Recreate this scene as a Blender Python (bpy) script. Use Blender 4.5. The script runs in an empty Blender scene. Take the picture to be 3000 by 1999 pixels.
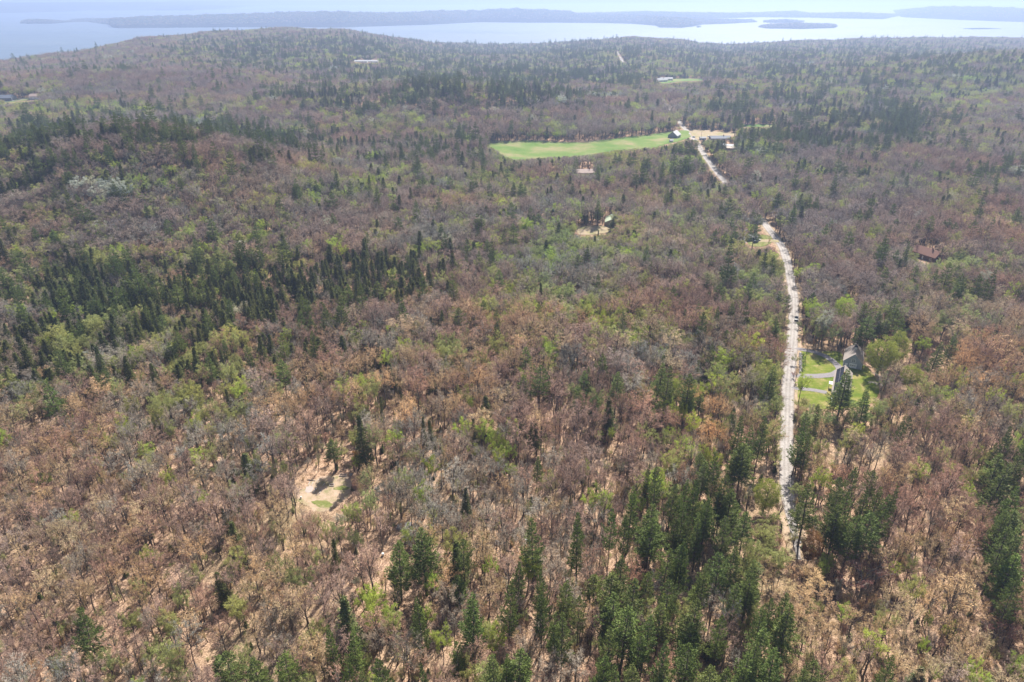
import bpy, bmesh, math, random
import numpy as np
from mathutils import Vector, geometry
R = math.radians
scene = bpy.context.scene
COL = scene.collection
rng = np.random.default_rng(7)
random.seed(7)

# ------------------------------------------------------------------ camera
CAM_H = 165.0
PITCH = R(27.02)
CP, SP = math.cos(PITCH), math.sin(PITCH)
cd = bpy.data.cameras.new('camera')
cd.sensor_width = 36; cd.lens = 24
cd.clip_start = 1; cd.clip_end = 120000
cam = bpy.data.objects.new('camera', cd)
cam.location = (0, 0, CAM_H)
cam.rotation_euler = (R(90) - PITCH, 0, 0)
COL.objects.link(cam)
scene.camera = cam

# ------------------------------------------------------------------ light
SUN_AZ, SUN_EL = R(20), R(47)          # azimuth to the right of straight ahead
w = bpy.data.worlds.new('World'); scene.world = w; w.use_nodes = True
nt = w.node_tree
sky = nt.nodes.new('ShaderNodeTexSky'); sky.sky_type = 'NISHITA'; sky.sun_disc = False
sky.sun_elevation = SUN_EL; sky.sun_rotation = SUN_AZ
sky.air_density = 1.0; sky.dust_density = 2.0
bg = nt.nodes['Background']; bg.inputs['Strength'].default_value = 0.06
nt.links.new(sky.outputs[0], bg.inputs['Color'])
sl = bpy.data.lights.new('sun', 'SUN'); sl.energy = 5.0; sl.angle = R(0.5); sl.color = (1, 0.95, 0.87)
so = bpy.data.objects.new('sun', sl); COL.objects.link(so)
sd = Vector((math.sin(SUN_AZ) * math.cos(SUN_EL), math.cos(SUN_AZ) * math.cos(SUN_EL), math.sin(SUN_EL)))
so.rotation_euler = sd.to_track_quat('Z', 'Y').to_euler(); so.location = (0, 0, 400)
vs = scene.view_settings
vs.view_transform = 'Standard'; vs.look = 'None'; vs.gamma = 1; vs.exposure = 1.02
cy = scene.cycles
cy.use_denoising = True
cy.max_bounces = 6; cy.diffuse_bounces = 3; cy.glossy_bounces = 2; cy.transmission_bounces = 2
cy.volume_bounces = 1; cy.caustics_reflective = False; cy.caustics_refractive = False
cy.sample_clamp_indirect = 4
SEA = -90.0
HAZE_D = 0.00015

# ------------------------------------------------------------------ picture <-> ground
def proj(X, Y, Z):
    dz = Z - CAM_H; f = Y * CP - dz * SP; u = Y * SP + dz * CP
    return 1500 + 2000 * X / f, 999.5 - 2000 * u / f
def at(x, y, z=0.0):
    dx = (x - 1500) / 2000; dy = (999.5 - y) / 2000
    Y = CP + dy * SP; Z = -SP + dy * CP
    t = (z - CAM_H) / Z
    return dx * t, Y * t
def zrow(y, Y):
    dy = (999.5 - y) / 2000
    return CAM_H + (-SP + dy * CP) * Y / (CP + dy * SP)

# ------------------------------------------------------------------ terrain
CREST = np.array([(-900,205,1700),(-200,197,1800),(0,188,1850),(200,162,2150),(460,113,2500),(650,95,2750),(800,88,2850),(1000,88,2900),
    (1130,108,2950),(1250,127,3150),(1400,134,3350),(1550,136,3350),(1700,122,3200),(1850,113,3150),(2000,122,3250),
    (2130,137,3350),(2300,126,3300),(2600,115,3400),(3000,114,3450),(4200,116,3450)], float)
CZ = np.array([zrow(r[1], r[2]) - 12 for r in CREST])
def sfun(X, Y): return 1500 + 2000 * X / np.maximum(Y * CP + CAM_H * SP, 20)
def sstep(a, b, x):
    t = np.clip((x - a) / (b - a), 0, 1); return t * t * (3 - 2 * t)
HILLS = [  # picture column, distance, height, column spread, near spread, far spread
    (430, 600, 50, 500, 125, 130), (1300, 1075, 34, 430, 125, 150), (2950, 1600, 40, 420, 380, 350),
    (330, 380, -6, 700, 90, 90), (2250, 2300, 14, 300, 260, 200), (350, 1380, 20, 480, 200, 160),
    (200, 330, 5, 400, 90, 90), (2150, 800, 9, 180, 120, 120), (2050, 960, -4, 200, 90, 110), (1500, 2300, 10, 400, 200, 200)]
def ground_z(X, Y):
    X = np.asarray(X, float); Y = np.asarray(Y, float)
    s = sfun(X, Y)
    ys = np.interp(s, CREST[:, 0], CREST[:, 2]); cz = np.interp(s, CREST[:, 0], CZ)
    z = cz * sstep(1150, 1.0, Y * 0 + 1) if False else cz * sstep(1150, ys, Y)
    for a, d, h, ss, sn, sf in HILLS:
        sy = np.where(Y < d, sn, sf)
        z = z + h * np.exp(-((s - a) / ss) ** 2 - ((Y - d) / sy) ** 2) * sstep(0, 60, ys - Y + 400)
    far = sstep(400, 1500, Y)
    z = z + far * (3.0 * np.sin(X / 97 + 1.3) * np.cos(Y / 130) + 2.2 * np.sin(X / 51 + Y / 77))
    fall = sstep(ys + 60, ys + 520, Y)
    return z * (1 - fall) + (SEA - 12) * fall
def gz(x, y): return float(ground_z(x, y))
def place(x, y, up=0.0):
    """ground point whose height plus up is seen at picture point x, y"""
    z = 0.0
    for _ in range(14):
        X, Y = at(x, y, z + up); z = 0.5 * z + 0.5 * gz(X, Y) if _ > 6 else gz(X, Y)
    return X, Y, gz(X, Y)

# ------------------------------------------------------------------ materials
def newmat(name):
    m = bpy.data.materials.new(name); m.use_nodes = True
    n = m.node_tree; n.nodes.clear()
    out = n.nodes.new('ShaderNodeOutputMaterial')
    return m, n, out
def N(n, t, **kw):
    x = n.nodes.new(t)
    for k, v in kw.items(): setattr(x, k, v)
    return x
def simple(name, col, rough=0.7, spec=0.3, var=0.15, scale=1.5, metal=0.0):
    m, n, out = newmat(name)
    b = N(n, 'ShaderNodeBsdfPrincipled'); b.inputs['Roughness'].default_value = rough
    b.inputs['Specular IOR Level'].default_value = spec; b.inputs['Metallic'].default_value = metal
    tc = N(n, 'ShaderNodeTexCoord'); no = N(n, 'ShaderNodeTexNoise'); no.inputs['Scale'].default_value = scale
    no.inputs['Detail'].default_value = 4
    n.links.new(tc.outputs['Object'], no.inputs['Vector'])
    mx = N(n, 'ShaderNodeMix', data_type='RGBA')
    mx.inputs[6].default_value = (*[c * (1 - var) for c in col], 1); mx.inputs[7].default_value = (*[min(1, c * (1 + var)) for c in col], 1)
    n.links.new(no.outputs[0], mx.inputs[0]); n.links.new(mx.outputs[2], b.inputs['Base Color'])
    n.links.new(b.outputs[0], out.inputs[0])
    return m
def foliage(name, trans, var=0.35, gloss=0.0):
    m, n, out = newmat(name)
    a = N(n, 'ShaderNodeAttribute', attribute_type='INSTANCER', attribute_name='tint')
    geo = N(n, 'ShaderNodeTexCoord')
    no = N(n, 'ShaderNodeTexNoise'); no.inputs['Scale'].default_value = 0.9; no.inputs['Detail'].default_value = 3
    n.links.new(geo.outputs['Object'], no.inputs['Vector'])
    mr = N(n, 'ShaderNodeMapRange'); mr.inputs[1].default_value = 0.3; mr.inputs[2].default_value = 0.7
    mr.inputs[3].default_value = 1 - var; mr.inputs[4].default_value = 1 + var
    n.links.new(no.outputs[0], mr.inputs[0])
    mu = N(n, 'ShaderNodeVectorMath', operation='SCALE')
    n.links.new(a.outputs['Vector'], mu.inputs[0]); n.links.new(mr.outputs[0], mu.inputs['Scale'])
    d = N(n, 'ShaderNodeBsdfDiffuse'); t = N(n, 'ShaderNodeBsdfTranslucent')
    n.links.new(mu.outputs[0], d.inputs[0])
    n.links.new(mu.outputs[0], t.inputs[0])
    ms = N(n, 'ShaderNodeMixShader'); ms.inputs[0].default_value = trans
    n.links.new(d.outputs[0], ms.inputs[1]); n.links.new(t.outputs[0], ms.inputs[2])
    last = ms
    if gloss:
        g = N(n, 'ShaderNodeBsdfGlossy'); g.inputs['Roughness'].default_value = 0.45
        g.inputs[0].default_value = (1, 1, 1, 1)
        m2 = N(n, 'ShaderNodeMixShader'); m2.inputs[0].default_value = gloss
        n.links.new(ms.outputs[0], m2.inputs[1]); n.links.new(g.outputs[0], m2.inputs[2]); last = m2
    n.links.new(last.outputs[0], out.inputs[0])
    return m
M_LEAF = foliage('young_leaves', 0.42, 0.25)
M_BUD = foliage('buds_and_twigs', 0.10, 0.25)
M_NEEDLE = foliage('needles', 0.10, 0.4, 0.008)
M_BARK = simple('bark', (0.105, 0.085, 0.075), 0.9, 0.1, 0.35, 2.0)
M_BARK2 = simple('grey_bark', (0.19, 0.165, 0.14), 0.9, 0.1, 0.3, 2.0)
M_PALE = simple('bleached_wood', (0.46, 0.42, 0.38), 0.85, 0.2, 0.2, 3.0)

def ramp(n, fac, stops):
    r = N(n, 'ShaderNodeValToRGB')
    e = r.color_ramp.elements
    while len(e) < len(stops): e.new(0.5)
    for el, (p, c) in zip(e, stops): el.position = p; el.color = (*c, 1)
    n.links.new(fac, r.inputs[0]); return r
def noise(n, vec, scale, detail=4, rough=0.55):
    x = N(n, 'ShaderNodeTexNoise'); x.inputs['Scale'].default_value = scale
    x.inputs['Detail'].default_value = detail; x.inputs['Roughness'].default_value = rough
    n.links.new(vec, x.inputs['Vector']); return x
def mix(n, f, a, b):
    x = N(n, 'ShaderNodeMix', data_type='RGBA')
    if isinstance(f, float): x.inputs[0].default_value = f
    else: n.links.new(f, x.inputs[0])
    for i, v in ((6, a), (7, b)):
        if isinstance(v, tuple): x.inputs[i].default_value = (*v, 1)
        else: n.links.new(v, x.inputs[i])
    return x
def litter_mat():
    m, n, out = newmat('leaf_litter')
    tc = N(n, 'ShaderNodeTexCoord'); v = tc.outputs['Object']
    fine = noise(n, v, 2.2, 5, 0.7); mid = noise(n, v, 0.35, 4, 0.6); big = noise(n, v, 0.02, 4, 0.6)
    c1 = ramp(n, fine.outputs[0], [(0.38, (0.09, 0.06, 0.04)), (0.47, (0.33, 0.22, 0.15)), (0.56, (0.52, 0.36, 0.26)), (0.70, (0.70, 0.51, 0.38))])
    c2 = ramp(n, mid.outputs[0], [(0.36, (0.42, 0.38, 0.30)), (0.50, (0.9, 0.88, 0.84)), (0.68, (1.08, 1.05, 1.0))])
    mu = N(n, 'ShaderNodeMix', data_type='RGBA', blend_type='MULTIPLY'); mu.inputs[0].default_value = 0.8
    n.links.new(c1.outputs[0], mu.inputs[6]); n.links.new(c2.outputs[0], mu.inputs[7])
    gm = ramp(n, big.outputs[0], [(0.50, (0, 0, 0)), (0.72, (0.6, 0.6, 0.6))])
    g = mix(n, gm.outputs[0], mu.outputs[2], (0.20, 0.19, 0.10))
    b = N(n, 'ShaderNodeBsdfDiffuse'); n.links.new(g.outputs[2], b.inputs[0])
    bp = N(n, 'ShaderNodeBump'); bp.inputs['Strength'].default_value = 0.5; bp.inputs['Distance'].default_value = 0.25
    n.links.new(fine.outputs[0], bp.inputs['Height']); n.links.new(bp.outputs[0], b.inputs['Normal'])
    n.links.new(b.outputs[0], out.inputs[0]); return m
def grass_mat(name, a, b_, c, sc=0.12):
    m, n, out = newmat(name)
    tc = N(n, 'ShaderNodeTexCoord'); v = tc.outputs['Object']
    big = noise(n, v, sc, 5, 0.6); fine = noise(n, v, 2.5, 4, 0.7)
    c1 = ramp(n, big.outputs[0], [(0.34, a), (0.5, b_), (0.66, c)])
    c2 = ramp(n, fine.outputs[0], [(0.3, (0.6, 0.6, 0.6)), (0.7, (1, 1, 1))])
    mu = N(n, 'ShaderNodeMix', data_type='RGBA', blend_type='MULTIPLY'); mu.inputs[0].default_value = 1
    n.links.new(c1.outputs[0], mu.inputs[6]); n.links.new(c2.outputs[0], mu.inputs[7])
    b = N(n, 'ShaderNodeBsdfDiffuse'); n.links.new(mu.outputs[2], b.inputs[0])
    n.links.new(b.outputs[0], out.inputs[0]); return m
M_LITTER = litter_mat()
M_FIELD = grass_mat('meadow_grass', (0.34, 0.30, 0.16), (0.20, 0.27, 0.085), (0.14, 0.235, 0.06), 0.03)
M_LAWN = grass_mat('lawn_grass', (0.38, 0.31, 0.14), (0.20, 0.235, 0.045), (0.13, 0.19, 0.03), 0.18)
M_DRY = grass_mat('dry_grass', (0.56, 0.41, 0.31), (0.46, 0.35, 0.24), (0.30, 0.27, 0.14), 0.3)
M_PALEDRY = grass_mat('pale_dry_grass', (0.46, 0.36, 0.27), (0.42, 0.34, 0.22), (0.30, 0.30, 0.13), 0.1)
M_MOSS = grass_mat('short_green_grass', (0.36, 0.30, 0.17), (0.22, 0.235, 0.08), (0.15, 0.19, 0.05), 0.4)
M_GRAVEL = simple('gravel', (0.24, 0.22, 0.225), 0.95, 0.1, 0.3, 1.2)
M_DIRT = simple('grey_dirt', (0.40, 0.34, 0.31), 0.95, 0.05, 0.3, 0.8)
def road_mat():
    m, n, out = newmat('worn_road')
    tc = N(n, 'ShaderNodeTexCoord')
    uv = N(n, 'ShaderNodeSeparateXYZ'); n.links.new(tc.outputs['UV'], uv.inputs[0])
    fine = noise(n, tc.outputs['Object'], 1.6, 5, 0.65); big = noise(n, tc.outputs['Object'], 0.11, 4, 0.6)
    c = ramp(n, fine.outputs[0], [(0.3, (0.27, 0.245, 0.23)), (0.7, (0.47, 0.435, 0.41))])
    c2 = ramp(n, uv.outputs[0], [(0.0, (0.62, 0.5, 0.4)), (0.12, (0.95, 0.93, 0.92)), (0.25, (1, 1, 1)), (0.37, (0.74, 0.73, 0.72)), (0.5, (1, 1, 1)),
                                (0.64, (0.74, 0.73, 0.72)), (0.77, (1, 1, 1)), (0.9, (0.9, 0.88, 0.85)), (1.0, (0.62, 0.5, 0.4))])
    mu = N(n, 'ShaderNodeMix', data_type='RGBA', blend_type='MULTIPLY'); mu.inputs[0].default_value = 1
    n.links.new(c.outputs[0], mu.inputs[6]); n.links.new(c2.outputs[0], mu.inputs[7])
    c3 = ramp(n, big.outputs[0], [(0.35, (0.78, 0.76, 0.74)), (0.6, (1, 1, 1))])
    m3 = N(n, 'ShaderNodeMix', data_type='RGBA', blend_type='MULTIPLY'); m3.inputs[0].default_value = 1
    n.links.new(mu.outputs[2], m3.inputs[6]); n.links.new(c3.outputs[0], m3.inputs[7])
    b = N(n, 'ShaderNodeBsdfPrincipled'); b.inputs['Roughness'].default_value = 0.8; b.inputs['Specular IOR Level'].default_value = 0.25
    n.links.new(m3.outputs[2], b.inputs['Base Color']); n.links.new(b.outputs[0], out.inputs[0]); return m
M_ROAD = road_mat()
def water_mat():
    m, n, out = newmat('sea_water')
    tc = N(n, 'ShaderNodeTexCoord'); mp = N(n, 'ShaderNodeMapping'); mp.inputs['Scale'].default_value = (1, 2.2, 1)
    n.links.new(tc.outputs['Object'], mp.inputs[0])
    big = noise(n, mp.outputs[0], 0.0007, 7, 0.65); med = noise(n, mp.outputs[0], 0.02, 5, 0.7)
    b = N(n, 'ShaderNodeBsdfPrincipled'); b.inputs['IOR'].default_value = 1.33
    c = ramp(n, big.outputs[0], [(0.35, (0.07, 0.11, 0.15)), (0.7, (0.11, 0.15, 0.19))]); n.links.new(c.outputs[0], b.inputs['Base Color'])
    mr = N(n, 'ShaderNodeMapRange'); mr.inputs[1].default_value = 0.35; mr.inputs[2].default_value = 0.65
    mr.inputs[3].default_value = 0.38; mr.inputs[4].default_value = 0.58
    n.links.new(big.outputs[0], mr.inputs[0]); n.links.new(mr.outputs[0], b.inputs['Roughness'])
    bp = N(n, 'ShaderNodeBump'); bp.inputs['Strength'].default_value = 0.4; bp.inputs['Distance'].default_value = 1.0
    n.links.new(med.outputs[0], bp.inputs['Height']); n.links.new(bp.outputs[0], b.inputs['Normal'])
    n.links.new(b.outputs[0], out.inputs[0]); return m
M_WATER = water_mat()
def wood_canopy_mat():
    m, n, out = newmat('distant_forest_floor')
    tc = N(n, 'ShaderNodeTexCoord'); v = tc.outputs['Object']
    a = noise(n, v, 0.004, 4, 0.6); f = noise(n, v, 0.05, 5, 0.7)
    c = ramp(n, a.outputs[0], [(0.38, (0.03, 0.042, 0.025)), (0.5, (0.06, 0.07, 0.04)), (0.62, (0.08, 0.065, 0.05))])
    c2 = ramp(n, f.outputs[0], [(0.35, (0.5, 0.5, 0.5)), (0.65, (1, 1, 1))])
    mu = N(n, 'ShaderNodeMix', data_type='RGBA', blend_type='MULTIPLY'); mu.inputs[0].default_value = 1
    n.links.new(c.outputs[0], mu.inputs[6]); n.links.new(c2.outputs[0], mu.inputs[7])
    b = N(n, 'ShaderNodeBsdfDiffuse'); n.links.new(mu.outputs[2], b.inputs[0]); n.links.new(b.outputs[0], out.inputs[0]); return m
M_FAR = wood_canopy_mat()

# ------------------------------------------------------------------ object helpers
def link(name, verts, faces, mats, parent=None, mi=None, smooth=False):
    me = bpy.data.meshes.new(name)
    me.from_pydata([tuple(v) for v in verts], [], faces)
    for m in (mats if isinstance(mats, (list, tuple)) else [mats]): me.materials.append(m)
    if mi is not None: me.polygons.foreach_set('material_index', mi)
    if smooth: me.polygons.foreach_set('use_smooth', [True] * len(me.polygons))
    me.update()
    o = bpy.data.objects.new(name, me)
    if parent is not False: COL.objects.link(o)
    if parent: o.parent = parent
    return o
def struct(o): o['kind'] = 'structure'; return o
def tag(o, label, cat, group=None, kind=None):
    o['label'] = label; o['category'] = cat
    if group: o['group'] = group
    if kind: o['kind'] = kind
    return o
def empty(name, loc, rz=0.0, sc=(1, 1, 1)):
    o = bpy.data.objects.new(name, None); COL.objects.link(o)
    o.location = loc; o.rotation_euler = (0, 0, rz); o.scale = sc; o.empty_display_size = 0.5
    return o
class MB:
    def __init__(s): s.v = []; s.f = []; s.m = []
    def add(s, vs, fs, m=0):
        b = len(s.v); s.v += [tuple(x) for x in vs]; s.f += [tuple(b + i for i in f) for f in fs]; s.m += [m] * len(fs)
    def box(s, x0, x1, y0, y1, z0, z1, m=0):
        s.add([(x0,y0,z0),(x1,y0,z0),(x1,y1,z0),(x0,y1,z0),(x0,y0,z1),(x1,y0,z1),(x1,y1,z1),(x0,y1,z1)],
              [(0,3,2,1),(4,5,6,7),(0,1,5,4),(1,2,6,5),(2,3,7,6),(3,0,4,7)], m)
    def tube(s, pts, rad, k=5, m=0, cap=False):
        pts = [Vector(p) for p in pts]; b = len(s.v)
        for i, p in enumerate(pts):
            d = (pts[min(i + 1, len(pts) - 1)] - pts[max(i - 1, 0)])
            if d.length < 1e-6: d = Vector((0, 0, 1))
            d.normalize()
            a = d.cross(Vector((0.3, 1, 0.2)) if abs(d.y) < 0.9 else Vector((1, 0, 0))).normalized(); c = d.cross(a)
            for j in range(k):
                t = 2 * math.pi * j / k
                s.v.append(tuple(p + (a * math.cos(t) + c * math.sin(t)) * rad[i]))
        for i in range(len(pts) - 1):
            for j in range(k):
                q = b + i * k; s.f.append((q + j, q + (j + 1) % k, q + k + (j + 1) % k, q + k + j)); s.m.append(m)
        if cap:
            s.f.append(tuple(b + j for j in range(k))[::-1]); s.m.append(m)
            s.f.append(tuple(b + (len(pts) - 1) * k + j for j in range(k))); s.m.append(m)
    def build(s, name, mats, parent=None, smooth=False): return link(name, s.v, s.f, mats, parent, s.m, smooth)

# ------------------------------------------------------------------ ground, sea, land beyond the sea
def build_ground():
    cols = np.linspace(-1500, 4500, 181)
    ys = [-40.0]
    while ys[-1] < 4300: ys.append(ys[-1] + max(6.0, 0.016 * max(ys[-1], 0)))
    V = []
    for Y in ys:
        X = (cols - 1500) / 2000 * (Y * CP + CAM_H * SP)
        Z = ground_z(X, np.full_like(X, Y))
        V += list(zip(X, [Y] * len(X), Z))
    n = len(cols); F = []
    for i in range(len(ys) - 1):
        for j in range(n - 1):
            a = i * n + j; F.append((a, a + 1, a + n + 1, a + n))
    return struct(link('ground', V, F, M_LITTER, smooth=True))
build_ground()
def build_sea():
    V = [(-60000, -3000, SEA), (60000, -3000, SEA), (60000, 60000, SEA), (-60000, 60000, SEA)]
    struct(link('water', V, [(0, 1, 2, 3)], M_WATER))
build_sea()
rock_pts = []                                   # positions of far woodland trees
def island(name, near, top, depth, rag=1.0, trees=0):
    """near, top: picture outlines of the shore and of the wooded skyline; depth: width of the land in metres"""
    near = np.array(near, float); top = np.array(top, float)
    x0, x1 = near[0, 0], near[-1, 0]
    nc = max(12, int((x1 - x0) / 5)); xs = np.linspace(x0, x1, nc)
    rows = [0, 0.03, 0.12, 0.3, 0.5, 0.7, 0.88, 0.97, 1.0]
    prof = [-0.15, 0.35, 0.72, 0.92, 1.0, 0.9, 0.7, 0.3, -0.15]
    V = []; rr = np.random.default_rng(int(x0 + 5000))
    wob = rr.normal(0, 1, (len(rows), nc))
    for i in range(2): wob = (wob + np.roll(wob, 1, 1) + np.roll(wob, -1, 1)) / 3
    for ri, (t, p) in enumerate(zip(rows, prof)):
        for ci, x in enumerate(xs):
            yn = np.interp(x, near[:, 0], near[:, 1]); yt = np.interp(x, top[:, 0], top[:, 1])
            e = min(1.0, min(ci, nc - 1 - ci) / 3.0)
            Xn, Yn = at(x, yn, SEA)
            D = depth * (0.15 + 0.85 * e)
            Yc = Yn + D * 0.5
            hc = max(2.0, zrow(yt, Yc) - SEA)
            if t in (0, 1): hh = hc * p
            else: hh = hc * p * (1 + 0.07 * rag * wob[ri, ci])
            Y = Yn + D * t
            X = Xn * (Y * CP + CAM_H * SP) / (Yn * CP + (CAM_H - SEA) * SP) * 1.0
            V.append((X, Y, SEA + hh))
    F = []
    for i in range(len(rows) - 1):
        for j in range(nc - 1):
            a = i * nc + j; F.append((a, a + 1, a + nc + 1, a + nc))
    o = struct(link(name, V, F, M_FAR, smooth=True))
    if trees:
        Va = np.array(V).reshape(len(rows), nc, 3)
        for _ in range(trees):
            i = rr.random() ** 1.5 * (len(rows) - 3.2) + 0.9; j = rr.random() * (nc - 1.01)
            a, b = int(i), int(j); fi, fj = i - a, j - b
            p = (Va[a, b] * (1 - fi) * (1 - fj) + Va[a + 1, b] * fi * (1 - fj) + Va[a, b + 1] * (1 - fi) * fj + Va[a + 1, b + 1] * fi * fj)
            if p[2] > SEA + 1: rock_pts.append(p)
    return o
island('far_shore', [(-500,46),(0,39),(150,36),(270,32),(400,31),(550,28),(700,21),(800,16),(1000,16),(1250,15),(1500,13),(1750,10),(2000,9),(2064,7.5)],
       [(-500,9),(0,8),(300,6),(600,4),(800,3),(1200,1),(1600,0),(1950,0),(2064,6)], 3500, 0.5, 0)
island('island', [(400,31),(470,31.5),(560,31),(640,27.5),(705,22)], [(400,29),(440,23),(480,18),(550,12.5),(600,13.5),(640,16),(705,20)], 900, 1, 500)
island('island', [(1500,55),(1765,55),(2000,57),(2110,54.5),(2230,51),(2382,52.5),(2489,55),(2595,56.5),(2646,46)],
       [(1500,36),(1671,35),(1690,39),(1765,37),(1892,33),(2000,36.5),(2149,38),(2230,37),(2290,33.5),(2331,32),(2365,37),(2374,39),(2440,38.5),(2459,36),(2544,37.5),(2600,40),(2646,42)], 900, 1, 3500)
island('peninsula', [(190,66),(250,65),(313,73),(320,81),(340,83),(400,82.5),(600,81),(830,80),(1000,81),(1085,78),(1255,73),(1400,65.5),(1550,67),(1637,67),(1765,68),(1850,70),(1926,76),(1935,81),(2000,82),(2030,79),(2060,73),(2127,70.5),(2180,68),(2221,66)],
       [(190,62),(250,57),(313,56),(353,53),(425,49),(552,45),(765,39),(850,36),(948,33.5),(1000,34.5),(1085,37.5),(1204,35.5),(1297,31.5),(1320,33),(1404,30),(1460,26),(1493,25),(1595,29),(1671,32.5),(1684,39),(1765,42),(1900,46),(2000,54),(2100,57),(2180,60),(2221,64)], 1000, 1, 6500)
island('island', [(50,69),(80,70.5),(150,69.5),(200,66)], [(50,67),(60,60),(75,57.5),(100,57),(140,59),(190,63),(200,65)], 250, 1, 400)
island('island', [(2228,80),(2250,84),(2300,84.5),(2355,85.5),(2450,82.5),(2460,78.5)], [(2228,78),(2245,73),(2262,71),(2300,70),(2330,67),(2380,69.5),(2430,71),(2456,73.5),(2460,77)], 260, 1, 700)
island('island', [(2240,66),(2275,67.5),(2345,66.5),(2362,64)], [(2240,61),(2262,59),(2300,57.5),(2340,60),(2362,63)], 200, 1, 200)
island('island', [(2622,33),(2640,48),(2655,51.5),(2765,56.5),(2850,60),(2914,62.5),(3000,65),(3300,69)],
       [(2622,31),(2640,29),(2700,22.5),(2740,20),(2765,19),(2800,17.5),(2850,20),(2900,21.5),(3000,24),(3300,28)], 1600, 1, 2500)
island('island', [(2832,85),(2860,86.5),(2900,86),(2945,85)], [(2832,84),(2860,82.3),(2890,81.8),(2920,83),(2945,84.3)], 60, 0.5, 0)
island('island', [(2044,80.5),(2052,80.8),(2058,80)], [(2044,79),(2051,76),(2058,79)], 30, 0.5, 6)
island('island', [(2030,0.5),(2200,-0.5),(2434,2),(2440,1.5)], [(2030,-3),(2200,-5),(2400,-1),(2440,1)], 2000, 0.5, 0)

# ------------------------------------------------------------------ draped sheets
def wobble(poly, amp, sub=4, seed=1):
    rr = random.Random(seed); P = [np.array(p, float) for p in poly]; n = len(P); out = []; sub = max(sub, 5)
    for i in range(n):                                      # a rounded outline through the corners
        a, b, c, d = P[i - 1], P[i], P[(i + 1) % n], P[(i + 2) % n]
        for k in range(sub):
            t = k / sub; out.append(0.5 * ((2 * b) + (-a + c) * t + (2 * a - 5 * b + 4 * c - d) * t * t + (-a + 3 * b - 3 * c + d) * t ** 3))
    off = np.array([(rr.uniform(-1, 1), rr.uniform(-1, 1)) for _ in out]); off = (off + np.roll(off, 1, 0) + np.roll(off, -1, 0)) / 1.8
    return [(float(p[0] + o[0] * amp), float(p[1] + o[1] * amp)) for p, o in zip(out, off)]
def sheet(name, world_poly, mat, up, cell):
    P = [Vector(p) for p in world_poly]; n = len(P)
    xs = [p.x for p in P]; ys = [p.y for p in P]
    pts = list(P)
    inner = []
    x = min(xs) + cell * 0.5
    poly = np.array(world_poly)
    gx, gy = np.meshgrid(np.arange(min(xs), max(xs), cell) + cell * .37, np.arange(min(ys), max(ys), cell) + cell * .31)
    ins = inpoly(gx.ravel(), gy.ravel(), poly)
    for a, b, c in zip(gx.ravel(), gy.ravel(), ins):
        if c: pts.append(Vector((float(a), float(b))))
    v, e, f, *_ = geometry.delaunay_2d_cdt(pts, [(i, (i + 1) % n) for i in range(n)], [], 0, 1e-4)
    va = np.array([(p.x, p.y) for p in v]); z = ground_z(va[:, 0], va[:, 1]) + up
    cen = np.array([(sum(va[i][0] for i in t) / len(t), sum(va[i][1] for i in t) / len(t)) for t in f])
    keep = inpoly(cen[:, 0], cen[:, 1], poly)
    F = [tuple(t) for t, k in zip(f, keep) if k]
    V = [(a[0], a[1], zz) for a, zz in zip(va, z)]
    o = struct(link(name, V, F, mat, smooth=True))
    me = o.data
    bm = bmesh.new(); bm.from_mesh(me)
    for fc in bm.faces:
        if fc.normal.z < 0: fc.normal_flip()
    bm.to_mesh(me); bm.free()
    return o
def inpoly(x, y, poly):
    x = np.asarray(x, float); y = np.asarray(y, float); r = np.zeros(x.shape, bool)
    n = len(poly); j = n - 1
    for i in range(n):
        xi, yi = poly[i][0], poly[i][1]; xj, yj = poly[j][0], poly[j][1]
        if yi != yj:
            c = ((yi > y) != (yj > y)) & (x < (xj - xi) * (y - yi) / (yj - yi) + xi)
            r ^= c
        j = i
    return r
def pic(poly): return [place(x, y)[:2] for x, y in poly]
VIS = []                      # open ground seen in the picture: no crown may stand in front of it
def open_ground(name, poly, mat, up, cell, amp=0.0, vis=True, seed=1):
    if vis: VIS.append(np.array(poly, float))
    return sheet(name, wobble(pic(poly), amp, 4, seed), mat, up, cell)
FIELD = [(1428,420),(1500,414),(1570,413),(1660,416),(1740,414),(1830,403),(1900,396),(1965,386),(2010,384),(2018,398),(2000,412),(1950,424),(1890,432),(1800,438),(1740,450),(1660,456),(1580,460),(1505,466),(1470,446)]
LAWN = [(2342,1034),(2400,1030),(2460,1032),(2480,1060),(2530,1070),(2550,1090),(2575,1120),(2570,1165),(2530,1190),(2440,1200),(2370,1195),(2332,1180),(2338,1110)]
VIS.append(np.array(FIELD, float))
open_ground('field', [(1420,416)] + FIELD[1:12] + [(1895,446),(1800,454),(1740,466),(1660,472),(1580,478),(1500,482),(1450,462)], M_FIELD, 0.35, 12, 3.0, False)
open_ground('lawn', LAWN, M_LAWN, 0.06, 4, 0.6)
open_ground('lawn', [(2290,365),(2270,372),(2165,372),(2168,366),(2210,365)], M_FIELD, 0.35, 12, 1.5)
open_ground('dry_field', [(2022,384),(2050,380),(2110,387),(2160,391),(2150,399),(2090,404),(2050,410),(2030,402)], M_PALEDRY, 0.35, 12, 1.5)
open_ground('lawn', [(1930,236),(1990,231),(2060,232),(2060,236),(1990,240),(1940,246)], M_FIELD, 0.45, 20, 1.5)
open_ground('lawn', [(1690,668),(1740,662),(1790,668),(1800,676),(1770,684),(1715,690),(1693,684)], M_PALEDRY, 0.25, 8, 1.0)
open_ground('lawn', [(2190,690),(2250,690),(2262,708),(2240,722),(2200,722),(2185,706)], M_MOSS, 0.2, 6, 0.8)
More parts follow.
